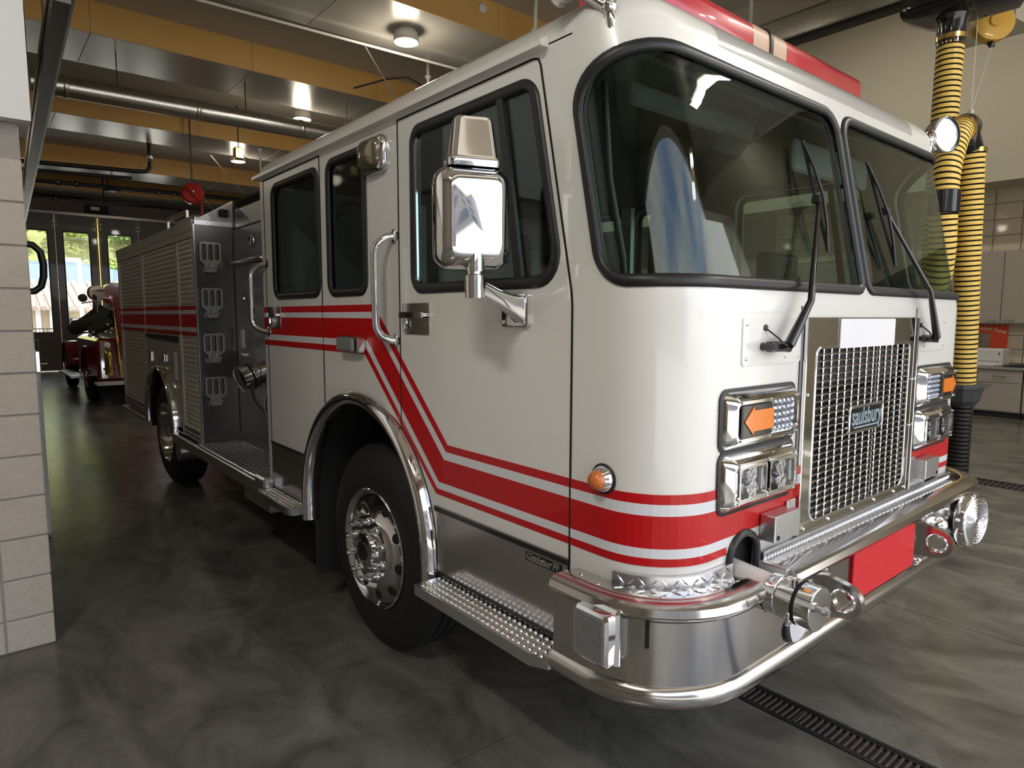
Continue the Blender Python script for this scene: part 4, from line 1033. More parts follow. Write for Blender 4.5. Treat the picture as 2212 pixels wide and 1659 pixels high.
B(MB().tube([(PX-.12, 4.02, 1.16), (PX-.10, 3.95, 1.02), (PX-.08, 3.82, .95), (PX-.07, 3.68, .97)], .006, 6), 'cap_chain', 'black_rubber', pump)
B(MB().box(PX-.012, PX, 4.44, 4.52, 1.40, 1.55, .002), 'label_plate', 'white_card', pump)
B(MB().lathe([(0, .02), (.02, .018), (.03, .008)], (PX, 4.40, 1.80), (-1, 0, 0), 14), 'knob', 'chrome', pump, 40)
B(MB().lathe([(0, .03), (.03, .028), (.04, .008)], (PX, 4.47, 1.34), (-1, 0, 0), 14), 'knob', 'chrome', pump, 40)
B(MB().box(PX-.02, PX, 3.35, 3.75, 1.36, 1.44, .003), 'valve_strip', 'satin_metal', pump)
B(MB().box(PX-.05, PX, 3.15, 3.5, 2.10, 2.16, .01), 'panel_lamp', 'aluminium', pump)
B(MB().box(.31, W-.31, 3.95, 4.60, 2.36, 2.54, .02), 'crosslay_box', 'satin_metal', pump)
B(MB().box(.30, W-.30, 3.92, 4.62, 2.54, 2.60, .03), 'crosslay_cover', 'black_matte', pump)
# folding steps on the forward face of the body
def fold(zt):
    f = lambda u, v, h: (u, 4.628-h, v)
    sl = [rr(.042+.049*k, .042+.049*k+.036, zt-.145, zt-.016, .015, 4) for k in range(3)]
    o = B(sheet(MB(), rr(.030, .190, zt-.165, zt, .026, 5), sl, f, .028, .046), 'folding_step', 'satin_metal', body, 30)
    B(sheet(MB(), rr(.036, .184, zt-.160, zt-.006, .02, 4), [], f, .001, .006), 'step_backing', 'dark_steel', o)
    t = MB(); sheet(t, [(.05, zt-.165), (.075, zt-.20), (.145, zt-.20), (.17, zt-.165)], [], f, .024, .034); t.box(.062, .158, 4.585, 4.628, zt-.245, zt-.205, .006); t.cyl((.058, 4.595, zt-.203), (.162, 4.595, zt-.203), .010, 10)
    t.box(.078, .092, 4.582, 4.60, zt-.21, zt-.165, .003); t.box(.128, .142, 4.582, 4.60, zt-.21, zt-.165, .003)
    B(t, 'step_hinge', 'satin_metal', o)
# running board
rb = B(MB().box(-.045, PX, 3.10, 4.625, .585, .622, .006), 'running_board', 'tread_plate')
B(MB().box(-.056, -.02, 3.13, 5.44, .515, .602, .006), 'board_fascia', 'aluminium', rb)
t = lozenges([((-.02+.036*i, 3.16+.034*k, .6222), (1, 0, 0), (0, 1, 0), (0, 0, 1), (i+k) % 2) for i in range(9) for k in range(43)], (.014, .0036, .003))
o = B(t, 'tread_bars', 'aluminium', rb, 0); o['kind'] = 'stuff'
B(MB().box(-.07, .0, 3.0, 3.18, .565, .650, .012), 'corner_casting', 'aluminium', rb)
B(MB().box(-.035, .20, 3.0, 3.5, .42, .57, .004), 'tool_box', 'satin_metal', rb)

# ---------------------------------------------------------------- rear body
body = B(MB().box(.035, W-.035, 4.645, 5.35, .60, 2.40).box(.035, W-.035, 6.78, 8.03, .60, 2.40).box(.035, W-.035, 5.34, 6.79, 1.30, 2.40), 'rear_body', 'shaded_white')
for z in (2.25, 1.885, 1.52, 1.166): fold(z)
B(MB().box(.0, PX+.01, 4.630, 4.647, .62, 2.385), 'front_bulkhead', 'dark_steel', body)
B(MB().box(-.004, PX+.01, 4.622, 4.632, 2.385, 2.42).box(-.006, .006, 4.622, 4.64, .62, 2.42), 'bulkhead_edge', 'tread_plate', body)
B(MB().prism([(.01, 2.42), (PX, 2.42), (PX, 2.60)], lambda u, v, h: (u, h, v), 4.64, 4.655), 'hosebed_panel', 'shaded_white', body)
B(MB().box(.19, .27, 4.59, 4.64, 2.46, 2.52, .01), 'deck_lamp', 'black_gloss', body)
for y0, y1 in ((4.647, 4.705), (5.19, 5.272), (6.655, 6.745), (7.975, 8.05)):
    z0 = .62 if y0 < 5 or y0 > 7 else .62
    B(MB().box(-.002, .04, y0, y1, z0, 2.29, .004), 'door_post', 'shutter_paint', body)
B(MB().box(-.006, .05, 4.645, 8.055, 2.29, 2.345, .006), 'top_rail', 'shutter_paint', body)
B(MB().prism([(-.006, 2.345), (.04, 2.345), (.06, 2.425), (-.014, 2.425)], lambda u, v, h: (u, h, v), 4.645, 8.06), 'drip_rail', 'shutter_paint', body)
B(MB().box(.0, .04, 4.66, 5.45, .600, .66, .004), 'lower_sill', 'satin_metal', body)
B(MB().box(.0, .04, 6.72, 8.04, .600, .66, .004), 'lower_sill', 'satin_metal', body)
B(MB().box(-.03, .05, 6.82, 8.10, .525, .575, .006), 'rub_rail', 'aluminium', body)
slat_mesh = {}
def shutter(y0, y1, z0, z1):
    e = B(MB().box(.026, .036, y0, y1, z0, z1), 'roll_shutter', 'seam_black', body)
    n = int((z1-z0)/.041); h = (z1-z0)/n; L_ = y1-y0; first = None
    for k in range(n):
        zc = z0+(k+.5)*h
        if first is None:
            t = MB(); t.prism([(.028, -h/2+.001), (.011, -h/2+.0015), (.008, -h*.38), (.008, h*.38), (.011, h/2-.0015), (.028, h/2-.001)], lambda u, v, q: (u, q, v), y0, y1)
            first = B(t, 'slat', 'shutter_paint', e, 50); base = Vector(first.location); first.location = base+Vector((0, 0, zc))
        else: dup(first, 'slat', e, base+Vector((0, 0, zc)))
    B(MB().box(-.004, .026, y0, y1, z0-.01, z0+.03, .005), 'shutter_bar', 'black_matte' if z0 > 1 else 'satin_metal', e)
    return e
shutter(4.705, 5.19, .68, 2.29); shutter(5.272, 6.655, 1.45, 2.29); shutter(6.745, 7.975, .68, 2.29)
for z0, z1, m in ((1.71, 1.744, 'red_stripe'), (1.675, 1.71, 'silver_stripe'), (1.565, 1.675, 'red_stripe'), (1.528, 1.565, 'silver_stripe'), (1.494, 1.528, 'red_stripe')):
    t = MB()
    for a, b in ((4.705, 5.19), (5.272, 6.655), (6.745, 7.975)): t.box(.0035, .0062, a, b, z0, z1)
    for a, b in ((4.647, 4.703), (5.192, 5.27), (6.657, 6.743), (7.977, 8.05)): t.box(-.0045, -.0025, a, b, z0, z1)
    B(t, 'stripe', m, body, 0)
RY, RZ = 6.06, .58
pan = [(5.272, .62), (RY-.56, .62)]+[(RY-.56*cos(pi*i/20), RZ+.56*sin(pi*i/20)) for i in range(1, 20)]+[(RY+.56, .62), (6.655, .62), (6.655, 1.42), (5.272, 1.42)]
B(sheet(MB(), pan, [], lambda u, v, h: (-h, u, v), -.02, 0), 'wheel_panel', 'shaded_white', body)
B(fender(RY, RZ, .555, .60, .56, ''), 'fender_trim', 'chrome', body, 50)
B(liner(RY, RZ, .565, .50, .01, .8), 'wheel_well', 'black_matte', body, 50)
B(MB().box(-.006, 0, 5.375, 5.462, 1.08, 1.34, .002), 'reflector_strip', 'white_card', body)
B(MB().box(-.012, 0, 6.40, 6.46, 1.20, 1.30, .004), 'data_plate', 'chrome', body)
B(MB().box(-.02, 0, 5.80, 5.86, 1.22, 1.30, .008), 'fuel_latch', 'chrome', body)
B(MB().cyl((-.02, 5.40, .44), (.25, 5.40, .44), .10, 20), 'air_tank', 'satin_metal', body)
B(MB().tube([(.10, 5.2, 2.42), (.10, 5.2, 2.56), (.10, 5.9, 2.56), (.10, 5.9, 2.42)], .015, 8), 'bed_rail', 'satin_metal', body)
B(MB().box(.06, .30, 4.9, 5.5, 2.42, 2.50, .02), 'ladder_box', 'satin_metal', body)
# ================================================================ OVERHEAD SERVICES
def solo(mb, name, m, label, cat, group=None, smooth=35, kind=None):
    o = mb.build(name, m, None, smooth); tag(o, label, cat, group, kind); return o
def kid(mb, name, m, p, smooth=35):
    o = mb.build(name, m, None, smooth); o.parent = p; o.location = -Vector(p.location); return o
dc = thing('spiral_duct', 'round galvanised spiral duct hung across the bay below the beams', 'duct', (1.5, 9.5, 4.62))
kid(MB().cyl((-.62, 9.5, 4.62), (6.3, 9.5, 4.69), .135, 28), 'duct_pipe', 'duct', dc, 60)
for x in (-.25, 1.35, 2.9, 4.5): kid(MB().lathe([(-.03, .136), (-.02, .143), (.02, .143), (.03, .136)], (x, 9.5, 4.623+.0097*(x+.62)), (1, 0, 0.0097), 28, False), 'duct_joint', 'duct', dc, 60)
for x in (.35, 2.05, 3.7, 5.3): kid(MB().cyl((x, 9.5, 4.70), (x, 9.5, 5.60), .008, 6), 'hanger_rod', 'dark_pipe', dc)
def downlight(x, y, z, label, zc=None):
    e = thing('ceiling_lamp', label, 'lamp', (x, y, z), 'ceiling lamps between the beams')
    kid(MB().lathe([(0, .02), (.01, .10), (.05, .14), (.16, .16), (.17, .15)], (x, y, z+.17), (0, 0, -1), 24, False), 'lamp_shade', 'white_pipe', e, 60)
    kid(MB().lathe([(.0, .14), (.02, .12), (.03, .002)], (x, y, z+.02), (0, 0, -1), 20), 'bulb', 'lamp_glow', e, 60)
    kid(MB().cyl((x, y, z+.17), (x, y, zc or CZ), .025, 10), 'stem', 'white_pipe', e)
    ld = bpy.data.lights.new('lamp_light', 'POINT'); ld.energy = LAMP_W; ld.color = (1, .90, .74); ld.shadow_soft_size = .12
    lo = bpy.data.objects.new('lamp_light', ld); COL.objects.link(lo); lo.parent = e; lo.location = (0, 0, -.10)
LAMP_W = 40
downlight(3.0, 6.35, 5.05, 'bright ceiling lamp above the cab roof, nearest of the three')
downlight(3.37, 10.55, 5.12, 'small bright ceiling lamp just above the round duct')
downlight(3.52, 14.6, 5.12, 'distant ceiling lamp glaring beyond the rear cab corner')
downlight(-3.5, 6.35, 5.05, 'ceiling lamp of the bay to the left behind the pier')
downlight(-3.5, 14.6, 5.05, 'ceiling lamp at the back of the left bay')
def tubelight(x, y, z, zc, watts, label, L=1.25, ax='y'):
    e = thing('strip_light', label, 'lamp', (x, y, z), 'fluorescent strip lights')
    dx, dy = (.09, L/2) if ax == 'y' else (L/2, .09)
    kid(MB().box(x-dx, x+dx, y-dy, y+dy, z+.02, z+.09, .01), 'fixture', 'white_pipe', e)
    for s_ in (-.045, .045):
        a, b = ((x+s_, y-dy+.03, z), (x+s_, y+dy-.03, z)) if ax == 'y' else ((x-dx+.03, y+s_, z), (x+dx-.03, y+s_, z))
        kid(MB().cyl(a, b, .014, 10), 'tube', 'lamp_glow', e)
    for q in (-.4, .4):
        p = (x, y+q*L) if ax == 'y' else (x+q*L, y)
        kid(MB().cyl((p[0], p[1], z+.08), (p[0], p[1], zc), .006, 6), 'hanger', 'dark_pipe', e)
    ld = bpy.data.lights.new('tube_light', 'AREA'); ld.shape = 'RECTANGLE'; ld.size = dx*2; ld.size_y = dy*2; ld.energy = watts; ld.color = (1, .95, .84)
    lo = bpy.data.objects.new('tube_light', ld); COL.objects.link(lo); lo.parent = e; lo.location = (0, 0, -.03)
for i, (x, y) in enumerate(((4.4, -1.6), (4.4, -4.0), (-3.2, -1.0))):
    tubelight(x, y, 5.0, 5.60, 85, ('strip light over the floor right of the engine, nearer the cab', 'strip light over the floor right of the engine, nearer the open front', 'unseen strip light added over the floor left of the camera')[i])  # the left strip is unseen, added for light and reflections
for i, y in enumerate((-2.0, 3.5, 9.0, 15.0)):  # unseen fill lamps added to brighten the high right bay
    tubelight(8.8, y, 7.0, 7.6, 65, ('added fill strip light in the high right bay nearest the open front', 'added fill strip light in the high right bay opposite the wall cabinets', 'added fill strip light in the high right bay beside the rear body', 'added fill strip light in the high right bay nearest the rear wall')[i], 2.4)
def cond(pts, r, m, name, label, cat='pipe'): return solo(MB().tube(pts, r, 8), name, m, label, cat, None, 60)
cond([(-2.2, 7.12, 5.12), (.762, 6.99, 5.12), (4.2, 6.82, 5.12), (6.3, 6.72, 5.12)], .018, 'white_pipe', 'sprinkler_pipe', 'thin white sprinkler pipe crossing the ceiling beside the lamp')
cond([(2.70, 6.89, 5.12), (4.25, 8.7, 5.12)], .006, 'white_pipe', 'brace_wire', 'pale brace wire slanting down from the white sprinkler pipe', 'wire')
cond([(2.96, 14.7, 5.2), (4.93, 18.7, 5.15)], .010, 'white_pipe', 'brace_wire', 'slanting brace wire near the far ceiling lamp', 'wire')
cond([(3.72, 18.86, 5.2), (5.4, 21.6, 4.3)], .010, 'white_pipe', 'brace_wire', 'slanting brace wire beside the red reel', 'wire')
for x, y, z0, lab in ((4.22, 5.30, 5.0, 'white hanger post dropping from the beam above the cab roof gutter'), (4.05, 7.5, 4.9, 'white hanger post with a bent arm near the orange beam'), (3.6, 13.4, 4.6, 'thin white hanger post beyond the rear cab corner')):
    e = thing('hanger_post', lab, 'pipe', (x, y, z0)); kid(MB().cyl((x, y, z0), (x, y, CZ), .022, 8), 'post', 'white_pipe', e)
    kid(MB().lathe([(0, .05), (.05, .025)], (x, y, 5.19), (0, 0, -1), 12), 'flange', 'white_pipe', e)
hp_ = bpy.data.objects['hanger_post.001']; kid(MB().tube([(3.2, 8.2, 5.02), (3.6, 7.9, 5.16), (3.82, 7.7, 5.18), (3.98, 7.62, 5.1), (4.05, 7.5, 4.92)], .014, 8), 'bent_arm', 'dark_pipe', hp_, 60)
solo(MB().lathe([(0, .06), (.02, .058), (.035, .035), (.037, .002)], (3.749, 5.77, 5.473), (0, -1, 0), 20), 'smoke_detector', 'white_pipe', 'round white smoke detector on the tan beam', 'detector', None, 50)
# small bell under the duct
e = thing('heat_bell', 'brass-framed hanging fixture just below the round duct', 'fixture', (2.75, 12.1, 4.9))
kid(MB().box(2.66, 2.84, 12.05, 12.2, 4.62, 4.84, .02), 'body', 'brass', e); kid(MB().cyl((2.75, 12.12, 4.84), (2.75, 12.12, 5.60), .012, 8), 'stem', 'dark_pipe', e)
# rear pipes
for i, (y, z, x0, x1, lab) in enumerate(((19.6, 5.02, -.5, 5.5, 'thick dark sprinkler main running above the rear door'), (19.0, 5.30, -.6, 5.0, 'upper dark sprinkler pipe ahead of the rear wall'), (20.4, 4.72, -.4, 2.6, 'lower dark pipe ending in an elbow above the rear door'))):
    e = thing('dark_pipe', lab, 'pipe', (1.8, y, z)); kid(MB().cyl((x0, y, z), (x1, y, z+.12), .055 if i == 0 else .04, 10), 'pipe_run', 'dark_pipe', e, 60)
    for x in (.6, 1.0, 2.9, 3.3):
        if x < x1: kid(MB().lathe([(-.05, .075), (.05, .075)], (x, y, z+.02*(x+.5)), (1, 0, .02), 10), 'coupling', 'dark_pipe', e); kid(MB().ball((x, y-.075, z+.03), .022, 8), 'coupling_bolt', 'white_pipe', e)
    kid(MB().cyl((1.7, y, z), (1.7, y, 5.60), .02, 6), 'pipe_hanger', 'dark_pipe', e)
e = thing('black_drain_pipe', 'black pipe with an elbow dropping from a pale beam near the duct', 'pipe', (1.9, 15.0, 5.0))
kid(MB().tube([(-.6, 15.0, 4.62), (1.55, 15.0, 4.70), (1.72, 15.0, 4.72), (1.80, 15.0, 4.80), (1.81, 15.0, 4.92), (1.81, 15.0, 5.45)], .045, 10), 'pipe_run', 'dark_pipe', e, 60)
kid(MB().tube([(-.6, 15.3, 4.52), (1.5, 15.3, 4.60)], .035, 8), 'pipe_run', 'dark_pipe', e, 60)
kid(MB().tube([(1.55, 14.95, 4.74), (1.80, 14.95, 4.98)], .012, 6), 'brace', 'aluminium', e); kid(MB().lathe([(-.03, .06), (.03, .06)], (1.81, 15, 5.03), (0, 0, 1), 12), 'coupling', 'aluminium', e)
e = thing('ceiling_speaker', 'dark dome lamp hanging under the rear pipes', 'lamp', (1.65, 18.6, 4.75))
kid(MB().lathe([(0, .04), (.06, .16), (.12, .20), (.15, .20)], (1.65, 18.6, 4.95), (0, 0, -1), 20), 'dome', 'black_matte', e, 60); kid(MB().lathe([(.145, .19), (.155, .002)], (1.65, 18.6, 4.95), (0, 0, -1), 20), 'diffuser', 'white_pipe', e); kid(MB().cyl((1.65, 18.6, 4.9), (1.65, 18.6, 5.60), .015, 6), 'stem', 'dark_pipe', e)
# red reel
e = thing('cord_reel', 'red round hose reel hanging from the ceiling behind the engine', 'reel', (2.13, 13, 4.0))
kid(MB().lathe([(-.10, .05), (-.09, .17), (-.05, .205), (.05, .205), (.09, .17), (.10, .05)], (2.13, 13, 4.03), (-.4, -1, .1), 28), 'drum', 'red_reel', e, 40)
kid(MB().ball((2.10, 12.87, 4.05), .035, 10), 'hub', 'chrome', e); kid(MB().cyl((2.29, 13.02, 3.86), (2.29, 13.02, 2.6), .02, 8), 'red_hose', 'red_reel', e); kid(MB().box(2.12, 2.145, 13.02, 13.045, 4.2, 5.60), 'bracket', 'dark_pipe', e); kid(MB().tube([(2.0, 12.9, 4.15), (2.2, 12.86, 3.9), (2.29, 13.0, 3.86)], .018, 8), 'guide_arm', 'red_reel', e)

# open folding leaf of the near bay: overhead track, handle and the edge seen past the pier
e = thing('door_track', 'dark metal overhead door track running back from the white fascia', 'track', (-.85, 6, 3.35))
kid(MB().prism([(-.055, 0), (-.045, 0), (-.045, -.085), (.035, -.085), (.035, 0), (.050, 0), (.050, .075), (-.055, .075)], lambda u, v, h: (-.935+u+(h-3.3)*.0365, h, 3.375+v), 3.21, 15.0), 'track_channel', 'track_metal', e, 0)
kid(MB().prism([(.052, -.012), (.066, -.012), (.066, .055), (.052, .055)], lambda u, v, h: (-.935+u+(h-3.3)*.0365, h, 3.375+v), 3.21, 15.0), 'track_lip', 'aluminium', e, 0)
kid(MB().box(-1.35, -1.0, 4.6, 4.7, 3.42, 3.75, .01), 'track_bracket', 'black_matte', e)
kid(MB().box(-.86, -.80, 5.0, 5.1, 3.45, 5.2, .005), 'track_hanger', 'track_metal', e); kid(MB().box(-.62, -.56, 11.0, 11.1, 3.45, 5.2, .005), 'track_hanger', 'track_metal', e)
lf = thing('folding_door_leaf', 'folded grey door leaf with a black pull handle beside the block pier', 'door', (-1.06, 4.9, 0))
kid(MB().box(-1.09, -1.036, 4.85, 4.95, .02, 1.24, .004), 'leaf_panel', 'machine_white', lf, 0)
kid(MB().box(-1.35, -1.17, 3.35, 4.84, .02, 3.3, .004), 'leaf_stack', 'door_brown', lf, 0)
kid(MB().box(-1.062, -1.030, 4.88, 4.96, 1.24, 1.40, .006).cyl((-1.04, 4.93, 1.40), (-1.04, 4.93, 1.48), .01, 8).cyl((-1.06, 4.93, 1.30), (-.985, 4.93, 1.30), .008, 8), 'leaf_latch', 'chrome', lf)
kid(MB().box(-1.17, -1.076, 4.80, 4.86, 1.6, 2.3, .004).box(-1.17, -1.076, 4.80, 4.90, .05, .3), 'handle_plate', 'track_metal', lf)
kid(MB().tube([(-1.10, 4.80, 2.17), (-1.035, 4.80, 2.165), (-.992, 4.80, 2.12), (-.978, 4.80, 2.03), (-.982, 4.80, 1.94), (-1.0, 4.80, 1.87), (-1.04, 4.80, 1.835), (-1.10, 4.80, 1.83)], .024, 10), 'pull_handle', 'black_rubber', lf, 60)

# ================================================================ EXHAUST HOSE
def smooth_path(pts, n=8):
    P = [Vector(p) for p in pts]; out = []
    for i in range(len(P)-1):
        p0 = P[max(i-1, 0)]; p1 = P[i]; p2 = P[i+1]; p3 = P[min(i+2, len(P)-1)]
        for k in range(n):
            t = k/n; out.append(.5*((2*p1)+(p2-p0)*t+(2*p0-5*p1+4*p2-p3)*t*t+(-p0+3*p1-3*p2+p3)*t**3))
    out.append(P[-1]); return out
def resample(pts, d):
    out = [pts[0]]; acc = 0; last = pts[0]
    for p in pts[1:]:
        while (p-last).length >= d:
            last = last+(p-last).normalized()*d; out.append(last)
    return out
def corrugated(pts, r, pitch, ny_mat=0, groove=.012, n=20):
    path = resample(smooth_path(pts, 14), pitch/6); t = MB(); m = len(path); vs_ = []; prev = None
    for i, p in enumerate(path):
        tn = (path[min(i+1, m-1)]-path[max(i-1, 0)]).normalized()
        if prev is None: a = Vector((1, 0, 0)); u = tn.cross(a).normalized()
        else: u = (prev-tn*prev.dot(tn)).normalized()
        prev = u; w = tn.cross(u); q = i % 6; rad_ = r-groove if q == 0 else r
        for k in range(n): an = 2*pi*k/n; vs_.append(p+u*(rad_*cos(an))+w*(rad_*sin(an)))
    k0 = len(t.v); t.v += [tuple(v) for v in vs_]
    for i in range(m-1):
        for k in range(n):
            t.f.append((i*n+k, i*n+(k+1) % n, (i+1)*n+(k+1) % n, (i+1)*n+k)); t.mi.append(1 if i % 6 in (5, 0) else 0)
    return t
hz = thing('exhaust_hose', 'yellow and black ribbed exhaust extraction hose hanging right of the engine', 'hose', (5.6, 1.0, 0))
HR = .108
kid(corrugated([(5.50, 1.15, 4.16), (5.48, 1.15, 3.8), (5.47, 1.15, 3.4), (5.46, 1.15, 2.9), (5.47, 1.15, 2.4), (5.44, 1.14, 2.10), (5.33, 1.10, 1.93), (5.18, 1.03, 1.98), (5.10, .985, 2.25), (5.06, .98, 2.6), (5.09, .985, 2.9), (5.24, .99, 3.17), (5.42, 1.0, 3.31)], HR, .046), 'hose_loop', ['hose_yellow', 'hose_black'], hz, 30)
kid(corrugated([(5.745, 1.0, 3.20), (5.80, 1.0, 2.7), (5.86, 1.0, 2.1), (5.93, 1.0, 1.5), (5.97, 1.0, 1.0)], HR, .046), 'hose_drop', ['hose_yellow', 'hose_black'], hz, 30)
kid(MB().tube(smooth_path([(5.40, 1.0, 3.30), (5.52, 1.0, 3.37), (5.64, 1.0, 3.37), (5.60, 1.0, 3.30), (5.745, 1.0, 3.18)], 6), .098, 18), 'saddle', 'black_gloss', hz, 60)
for c, d in (((5.42, 1, 3.31), (.8, 0, .35)), ((5.747, 1, 3.175), (.05, 0, -1)), ((5.50, 1.15, 4.14), (0, 0, -1))): kid(MB().lathe([(-.02, .120), (.02, .120)], c, d, 24), 'hose_clamp', 'brass', hz, 40)
kid(MB().lathe([(-.10, .110), (-.09, .121), (.09, .121), (.10, .110)], (5.064, .981, 2.64), (.02, 0, 1), 24), 'tape_band', 'black_gloss', hz, 40)
kid(MB().lathe([(-.01, .17), (.0, .185), (.03, .185), (.035, .175), (.15, .15), (.17, .13), (.20, .11)], (5.97, 1.0, 1.02), (.05, 0, -1), 10), 'cone', 'rubber_cone', hz, 20)
kid(corrugated([(5.98, 1.0, .83), (5.985, 1.0, .5), (5.99, 1.0, .05)], .098, .04), 'tail_hose', ['hose_black', 'black_gloss'], hz, 30)
kid(MB().cyl((5.65, 1.0, 3.45), (5.65, 1.0, 5.2), .004, 5).cyl((5.66, 1.0, 3.52), (5.65, 1.0, 3.47), .022, 8, .01), 'lift_cable', 'white_pipe', hz)
ra = thing('extraction_rail', 'long grey exhaust extraction rail overhead leading to the black hose trolley', 'rail', (5.6, 3, 4.7))
kid(MB().prism([(-.09, 0), (.09, 0), (.10, .03), (.10, .22), (.06, .26), (-.06, .26), (-.10, .22), (-.10, .03)], lambda u, v, h: (5.60+u, h, 4.62+v), 1.0, 8.0), 'rail_duct', 'duct', ra, 30)
kid(MB().box(5.53, 5.67, 1.0, 8.0, 4.585, 4.62), 'rail_seal', 'black_rubber', ra)
for y in (2.1, 3.2, 4.6): kid(MB().box(5.55, 6.1, y, y+.05, 4.88, 4.93, .005), 'rail_bracket', 'white_pipe', ra); kid(MB().cyl((5.6, y, 4.9), (5.6, y, 5.6), .02, 8), 'rail_rod', 'white_pipe', ra)
tr = thing('hose_trolley', 'black moulded hose trolley at the end of the extraction rail', 'trolley', (5.5, 1.1, 4.5))
kid(MB().loft([[(5.5+u, .62+k, 4.34+v) for u, v in rr(-.30+i_, .30-i_, -.02+i_*.6, .36-i_, .09, 4)] for k, i_ in ((0, .12), (.10, .0), (.75, 0), (.90, .10))], True), 'trolley_shell', 'black_gloss', tr, 40)
kid(MB().lathe([(0, .16), (.06, .13), (.10, .115), (.28, .112)], (5.50, 1.15, 4.36), (0, 0, -1), 22), 'hose_collar', 'black_gloss', tr, 40)
o = text_mesh('PL', .06, lambda u, v, h: (5.47+u, .619-h, 4.47+v), .003, 0, .001, 'lettering', 'white_card', None); o.parent = tr; o.location = -Vector(tr.location)
bl = thing('hose_balancer', 'yellow round cable balancer hanging beside the black trolley', 'balancer', (6.2, 1.05, 4.45))
kid(MB().lathe([(-.055, .14), (-.045, .17), (.045, .17), (.055, .14)], (6.14, 1.02, 4.40), (-.75, -.65, .1), 28), 'drum', 'reel_yellow', bl, 30); kid(MB().lathe([(-.075, .05), (-.055, .06)], (6.14, 1.02, 4.40), (.75, .65, -.1), 16), 'hub', 'reel_yellow', bl)
kid(MB().cyl((6.14, 1.02, 4.56), (6.14, 1.02, 4.9), .012, 6).box(6.10, 6.18, 1.0, 1.04, 4.20, 4.24), 'hook', 'dark_pipe', bl); kid(MB().cyl((6.12, 1.0, 4.22), (5.66, 1.0, 3.52), .003, 5), 'cable', 'white_pipe', bl)
bx2 = thing('tan_housing', 'tan boxed housing on the wall behind the yellow balancer', 'housing', (7.2, 1.2, 4.9)); kid(MB().prism([(6.75, 4.62), (7.55, 4.72), (7.55, 5.5), (6.9, 5.5)], lambda u, v, h: (u, h, v), 1.0, 1.7), 'shell', 'beige_wall', bx2, 0); kid(MB().box(7.1, 7.2, 1.3, 1.4, 5.5, 7.595), 'drop_rod', 'white_pipe', bx2)

# ================================================================ CABINET WALL
CWX = 12.4
wr_ = bpy.data.objects['wall_right']
first = None
for r in range(4):
    for k in range(14):
        y = .9+.40*k-0; z = 2.80+.273*r
        if first is None: first = MB().box(CWX-.02, CWX+.004, .007, .393, .007, .266, .004).build('tile', 'tile_tan', wr_, 0); first.location = (0, y, z)
        else: dup(first, 'tile', wr_, (0, y, z))
first2 = None
for r in range(3):
    for k in range(16):
        y = .9+.35*k; z = .88+.24*r
        if first2 is None: first2 = MB().box(CWX-.02, CWX+.004, .007, .343, .007, .233, .004).build('tile', 'tile_tan', wr_, 0); first2.location = (0, y, z)
        else: dup(first2, 'tile', wr_, (0, y, z))
names = ('base cabinet left of the hose', 'base cabinet behind the yellow hose', 'base cabinet with two doors under the white printer', 'base cabinet at the right edge under the dark cloth')
for i, (y0, y1, lab) in enumerate(((3.05, 4.3, 'beige base cabinet hidden mostly behind the engine'), (1.78, 3.04, 'beige base cabinet with drawer below the white printer'), (.5, 1.77, 'beige base cabinet at the right edge below the dark cloth'))):
    e = thing('base_cabinet', lab, 'cabinet', (12.05, (y0+y1)/2, 0), 'beige base cabinets along the right wall')
    kid(MB().box(11.74, 12.38, y0+.004, y1-.004, .10, .80), 'body', 'cabinet', e, 0); kid(MB().box(11.80, 12.38, y0+.004, y1-.004, 0, .10), 'plinth', 'black_matte', e, 0)
    ym = (y0+y1)/2
    for a, b in ((y0, ym), (ym, y1)):
        d = kid(MB().box(11.722, 11.74, a+.008, b-.008, .12, .575, .003), 'cabinet_door', 'cabinet', e, 0); h = MB().box(11.69, 11.70, ym+(.06 if a == ym else -.22), ym+(.22 if a == ym else -.06), .53, .542).box(11.70, 11.722, ym+(.07 if a == ym else -.08), ym+(.08 if a == ym else -.07), .53, .542).build('handle', 'aluminium', d, 0)
        d = kid(MB().box(11.722, 11.74, a+.008, b-.008, .59, .785, .003), 'drawer', 'cabinet', e, 0); MB().box(11.69, 11.70, (a+b)/2-.10, (a+b)/2+.10, .69, .702).box(11.70, 11.722, (a+b)/2-.08, (a+b)/2-.07, .69, .702).build('handle', 'aluminium', d, 0)
solo(MB().box(11.69, 12.378, .5, 4.3, .805, .85, .006), 'countertop', 'counter', 'long dark grey worktop on the base cabinets at right', 'counter')
for i, (y0, y1, lab) in enumerate(((2.83, 3.9, 'beige wall cabinet mostly hidden behind the yellow hose'), (1.62, 2.82, 'tall beige wall cabinet right of the yellow hose'), (.5, 1.61, 'beige wall cabinet cut by the right edge'))):
    e = thing('wall_cabinet', lab, 'cabinet', (12.2, (y0+y1)/2, 1.55), 'beige wall cabinets along the right wall')
    kid(MB().box(12.05, 12.376, y0+.004, y1-.004, 1.56, 2.78), 'body', 'cabinet', e, 0); ym = (y0+y1)/2
    for a, b in ((y0, ym), (ym, y1)):
        d = kid(MB().box(12.03, 12.05, a+.008, b-.008, 1.575, 2.765, .003), 'cabinet_door', 'cabinet', e, 0); s_ = 1 if a == ym else -1
        ya, yb = sorted((ym+s_*.05, ym+s_*.20)); MB().box(12.0, 12.01, ya, yb, 1.615, 1.628).box(12.01, 12.03, ya+.01, ya+.02, 1.615, 1.628).build('handle', 'aluminium', d, 0)
po = thing('wall_poster', 'red fundraising poster with a brown photo leaning behind the printer', 'poster', (12.36, 2.35, 1.2))
